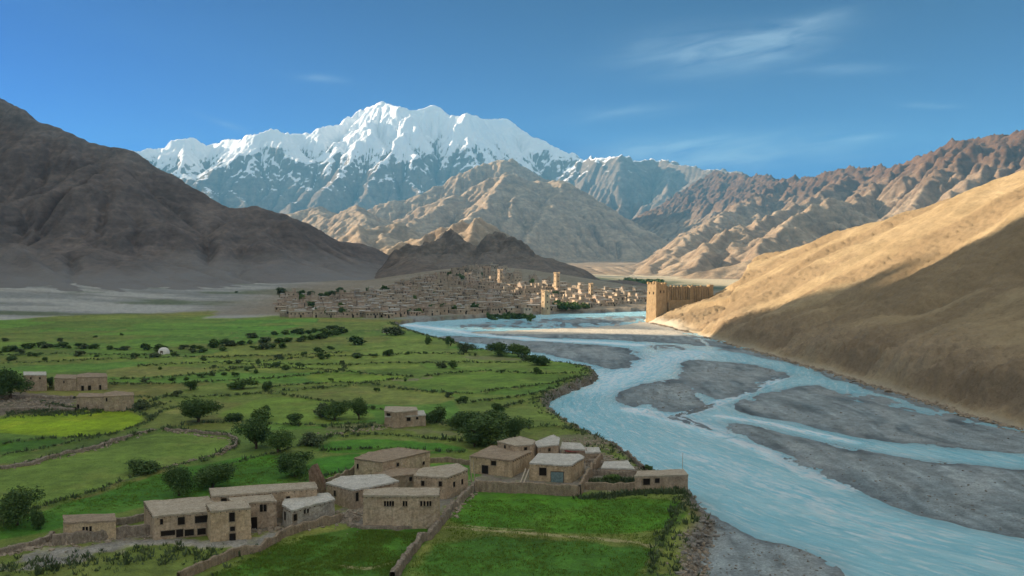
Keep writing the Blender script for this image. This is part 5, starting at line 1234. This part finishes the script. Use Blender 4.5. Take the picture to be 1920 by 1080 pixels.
ROCKM = mud_mat('grey_stone', (.17,.155,.135), (.30,.275,.24), .3, 2.); PALER = mud_mat('rubble_stone', (.25,.20,.15), (.40,.33,.25), .3, 2.)
bk = smooth_line(BANK[3:-1]); scatter_rocks('bank_stones', 'stones along the left river bank', near_line(bk[bk[:, 1] > 100], 3000, .8, 1), np.abs(rs.normal(size=3000))*.22+.12, ROCKM, 1)
rb = np.array([(np.interp(y, xfY, xfX)-.5, y) for y in range(160, 640, 6)]); scatter_rocks('shore_stones', 'stones and boulders at the foot of the right hillside', near_line(rb, 2600, 1.6, 2), np.abs(rs.normal(size=2600))*.30+.15, mud_mat('tan_stone', (.26,.20,.14), (.42,.34,.25), .3, 2.), 2)
yl = np.concatenate([near_line(G(l), n, s, k+7) for k, (l, n, s) in enumerate([([(640,985),(700,930),(880,905)], 200, 1.6), ([(100,1020),(290,1000),(560,990)], 420, 1.5), ([(1100,880),(1130,860),(1180,880),(1280,905)], 420, 2.2), ([(560,985),(660,975),(690,950)], 260, 1.2),
    ([(1050,830),(1120,825),(1150,840)], 200, 2.2), ([(0,750),(140,765)], 500, 4.), ([(840,970),(893,915)], 160, .8), ([(0,1040),(100,1015)], 160, .8), ([(620,815),(740,800)], 120, 1.5), ([(310,808),(440,826),(420,850),(300,882)], 200, .6), ([(0,880),(180,842),(290,806)], 260, .8), ([(1310,1000),(1296,1085)], 260, 1.2)])])
scatter_rocks('rubble', 'rubble and fallen stones around the houses and walls', yl, np.abs(rs.normal(size=len(yl)))*.16+.10, PALER, 3)
bars_pts = []
for k, p in enumerate(BARS[:8]):
    q = rs.uniform(p.min(0), p.max(0), (900, 2)); q = q[inside(q[:, 0], q[:, 1], p)]; bars_pts.append(q[(q[:, 1] > 110) & (q[:, 0] < .62*q[:, 1])][:420])
bp = np.concatenate(bars_pts); scatter_rocks('gravel_stones', 'scattered larger stones on the gravel bars', bp, np.abs(rs.normal(size=len(bp)))*.10+.06, ROCKM, 4)
# crag boulders on the right slope
def grass(name, label, pts, hgt, wid, mat, seed, nb=7):
    r = np.random.RandomState(seed); n = len(pts); z = ground_z(pts[:, 0], pts[:, 1]); b = np.repeat(np.concatenate([pts, z[:, None]], 1), nb, 0); N = n*nb; a = r.uniform(0, 6.28, N); o = r.uniform(0, wid, N)
    b[:, 0] += np.cos(a)*o; b[:, 1] += np.sin(a)*o; h = (hgt[:, None]*r.uniform(.5, 1.2, (n, nb))).ravel(); t = r.uniform(0, 6.28, N); w = h*.22
    d = np.stack([np.cos(t)*w, np.sin(t)*w, 0*t], 1); tip = b+np.stack([np.cos(a)*h*.5, np.sin(a)*h*.5, h], 1)
    co = np.stack([b-d-[0, 0, .05], b+d-[0, 0, .05], tip+d*.3, tip-d*.3], 1).reshape(-1, 3); tone = np.repeat(np.repeat(np.clip(.5+.3*r.normal(size=n), 0, 1), nb), 4)
    link(name, np_mesh(name, co, np.arange(N*4).reshape(-1, 4), {'tone': tone}, False), mat, label=label, kind='stuff')
wp = []
for i, (p, w) in enumerate(BUNDS):
    g = G(p); g = g[g[:, 1] < 420]
    if len(g) > 1: L = np.linalg.norm(np.diff(g, axis=0), axis=1).sum(); wp.append(near_line(smooth_line(g), int(L*2.6), w*.40, 50+i))
wp.append(near_line(bk[bk[:, 1] > 100]-np.array([3., 0]), 1500, 1.6, 90)); wp.append(near_line(G([(1090,935),(1200,925),(1290,925)]), 500, .6, 91)); wp.append(near_line(G([(1110,905),(1190,903)]), 400, .8, 92)); wp.append(near_line(G([(0,1070),(300,1040),(440,1050)]), 300, 2.5, 93)); wp.append(near_line(G([(20,775),(140,775),(300,760)]), 700, 2.5, 94)); wp = np.concatenate(wp)
grass('weeds', 'tall weeds and scrub on the field banks', wp, np.abs(rs.normal(size=len(wp)))*.28+.25, .35, LEAF[2], 5)
gf = []
for q in [[(840,985),(860,940),(1090,935),(1285,930),(1260,1000),(1230,1090),(740,1095)], [(0,1000),(270,945),(560,905),(650,905),(560,850),(300,890),(0,960)], [(360,1095),(540,1010),(680,995),(790,1000),(740,1090)]]:
    P = G(q); c_ = rs.uniform(P.min(0), P.max(0), (16000, 2)); gf.append(c_[inside(c_[:, 0], c_[:, 1], P)])
gf = np.concatenate(gf); gf = gf[fbm(gf[:, 0]/6, gf[:, 1]/6, 3, 5)+.25 > rs.uniform(-.4, .5, len(gf))]
grass('grass', 'green crop grass in the near fields', gf, np.abs(rs.normal(size=len(gf)))*.06+.12, .4, leaf_mat('crop_grass', (.075,.135,.018), (.150,.225,.030)), 6, 6)
for o in list(bpy.data.objects):
    if o.name.startswith('town_house') and o.get('kind') != 'stuff': pass
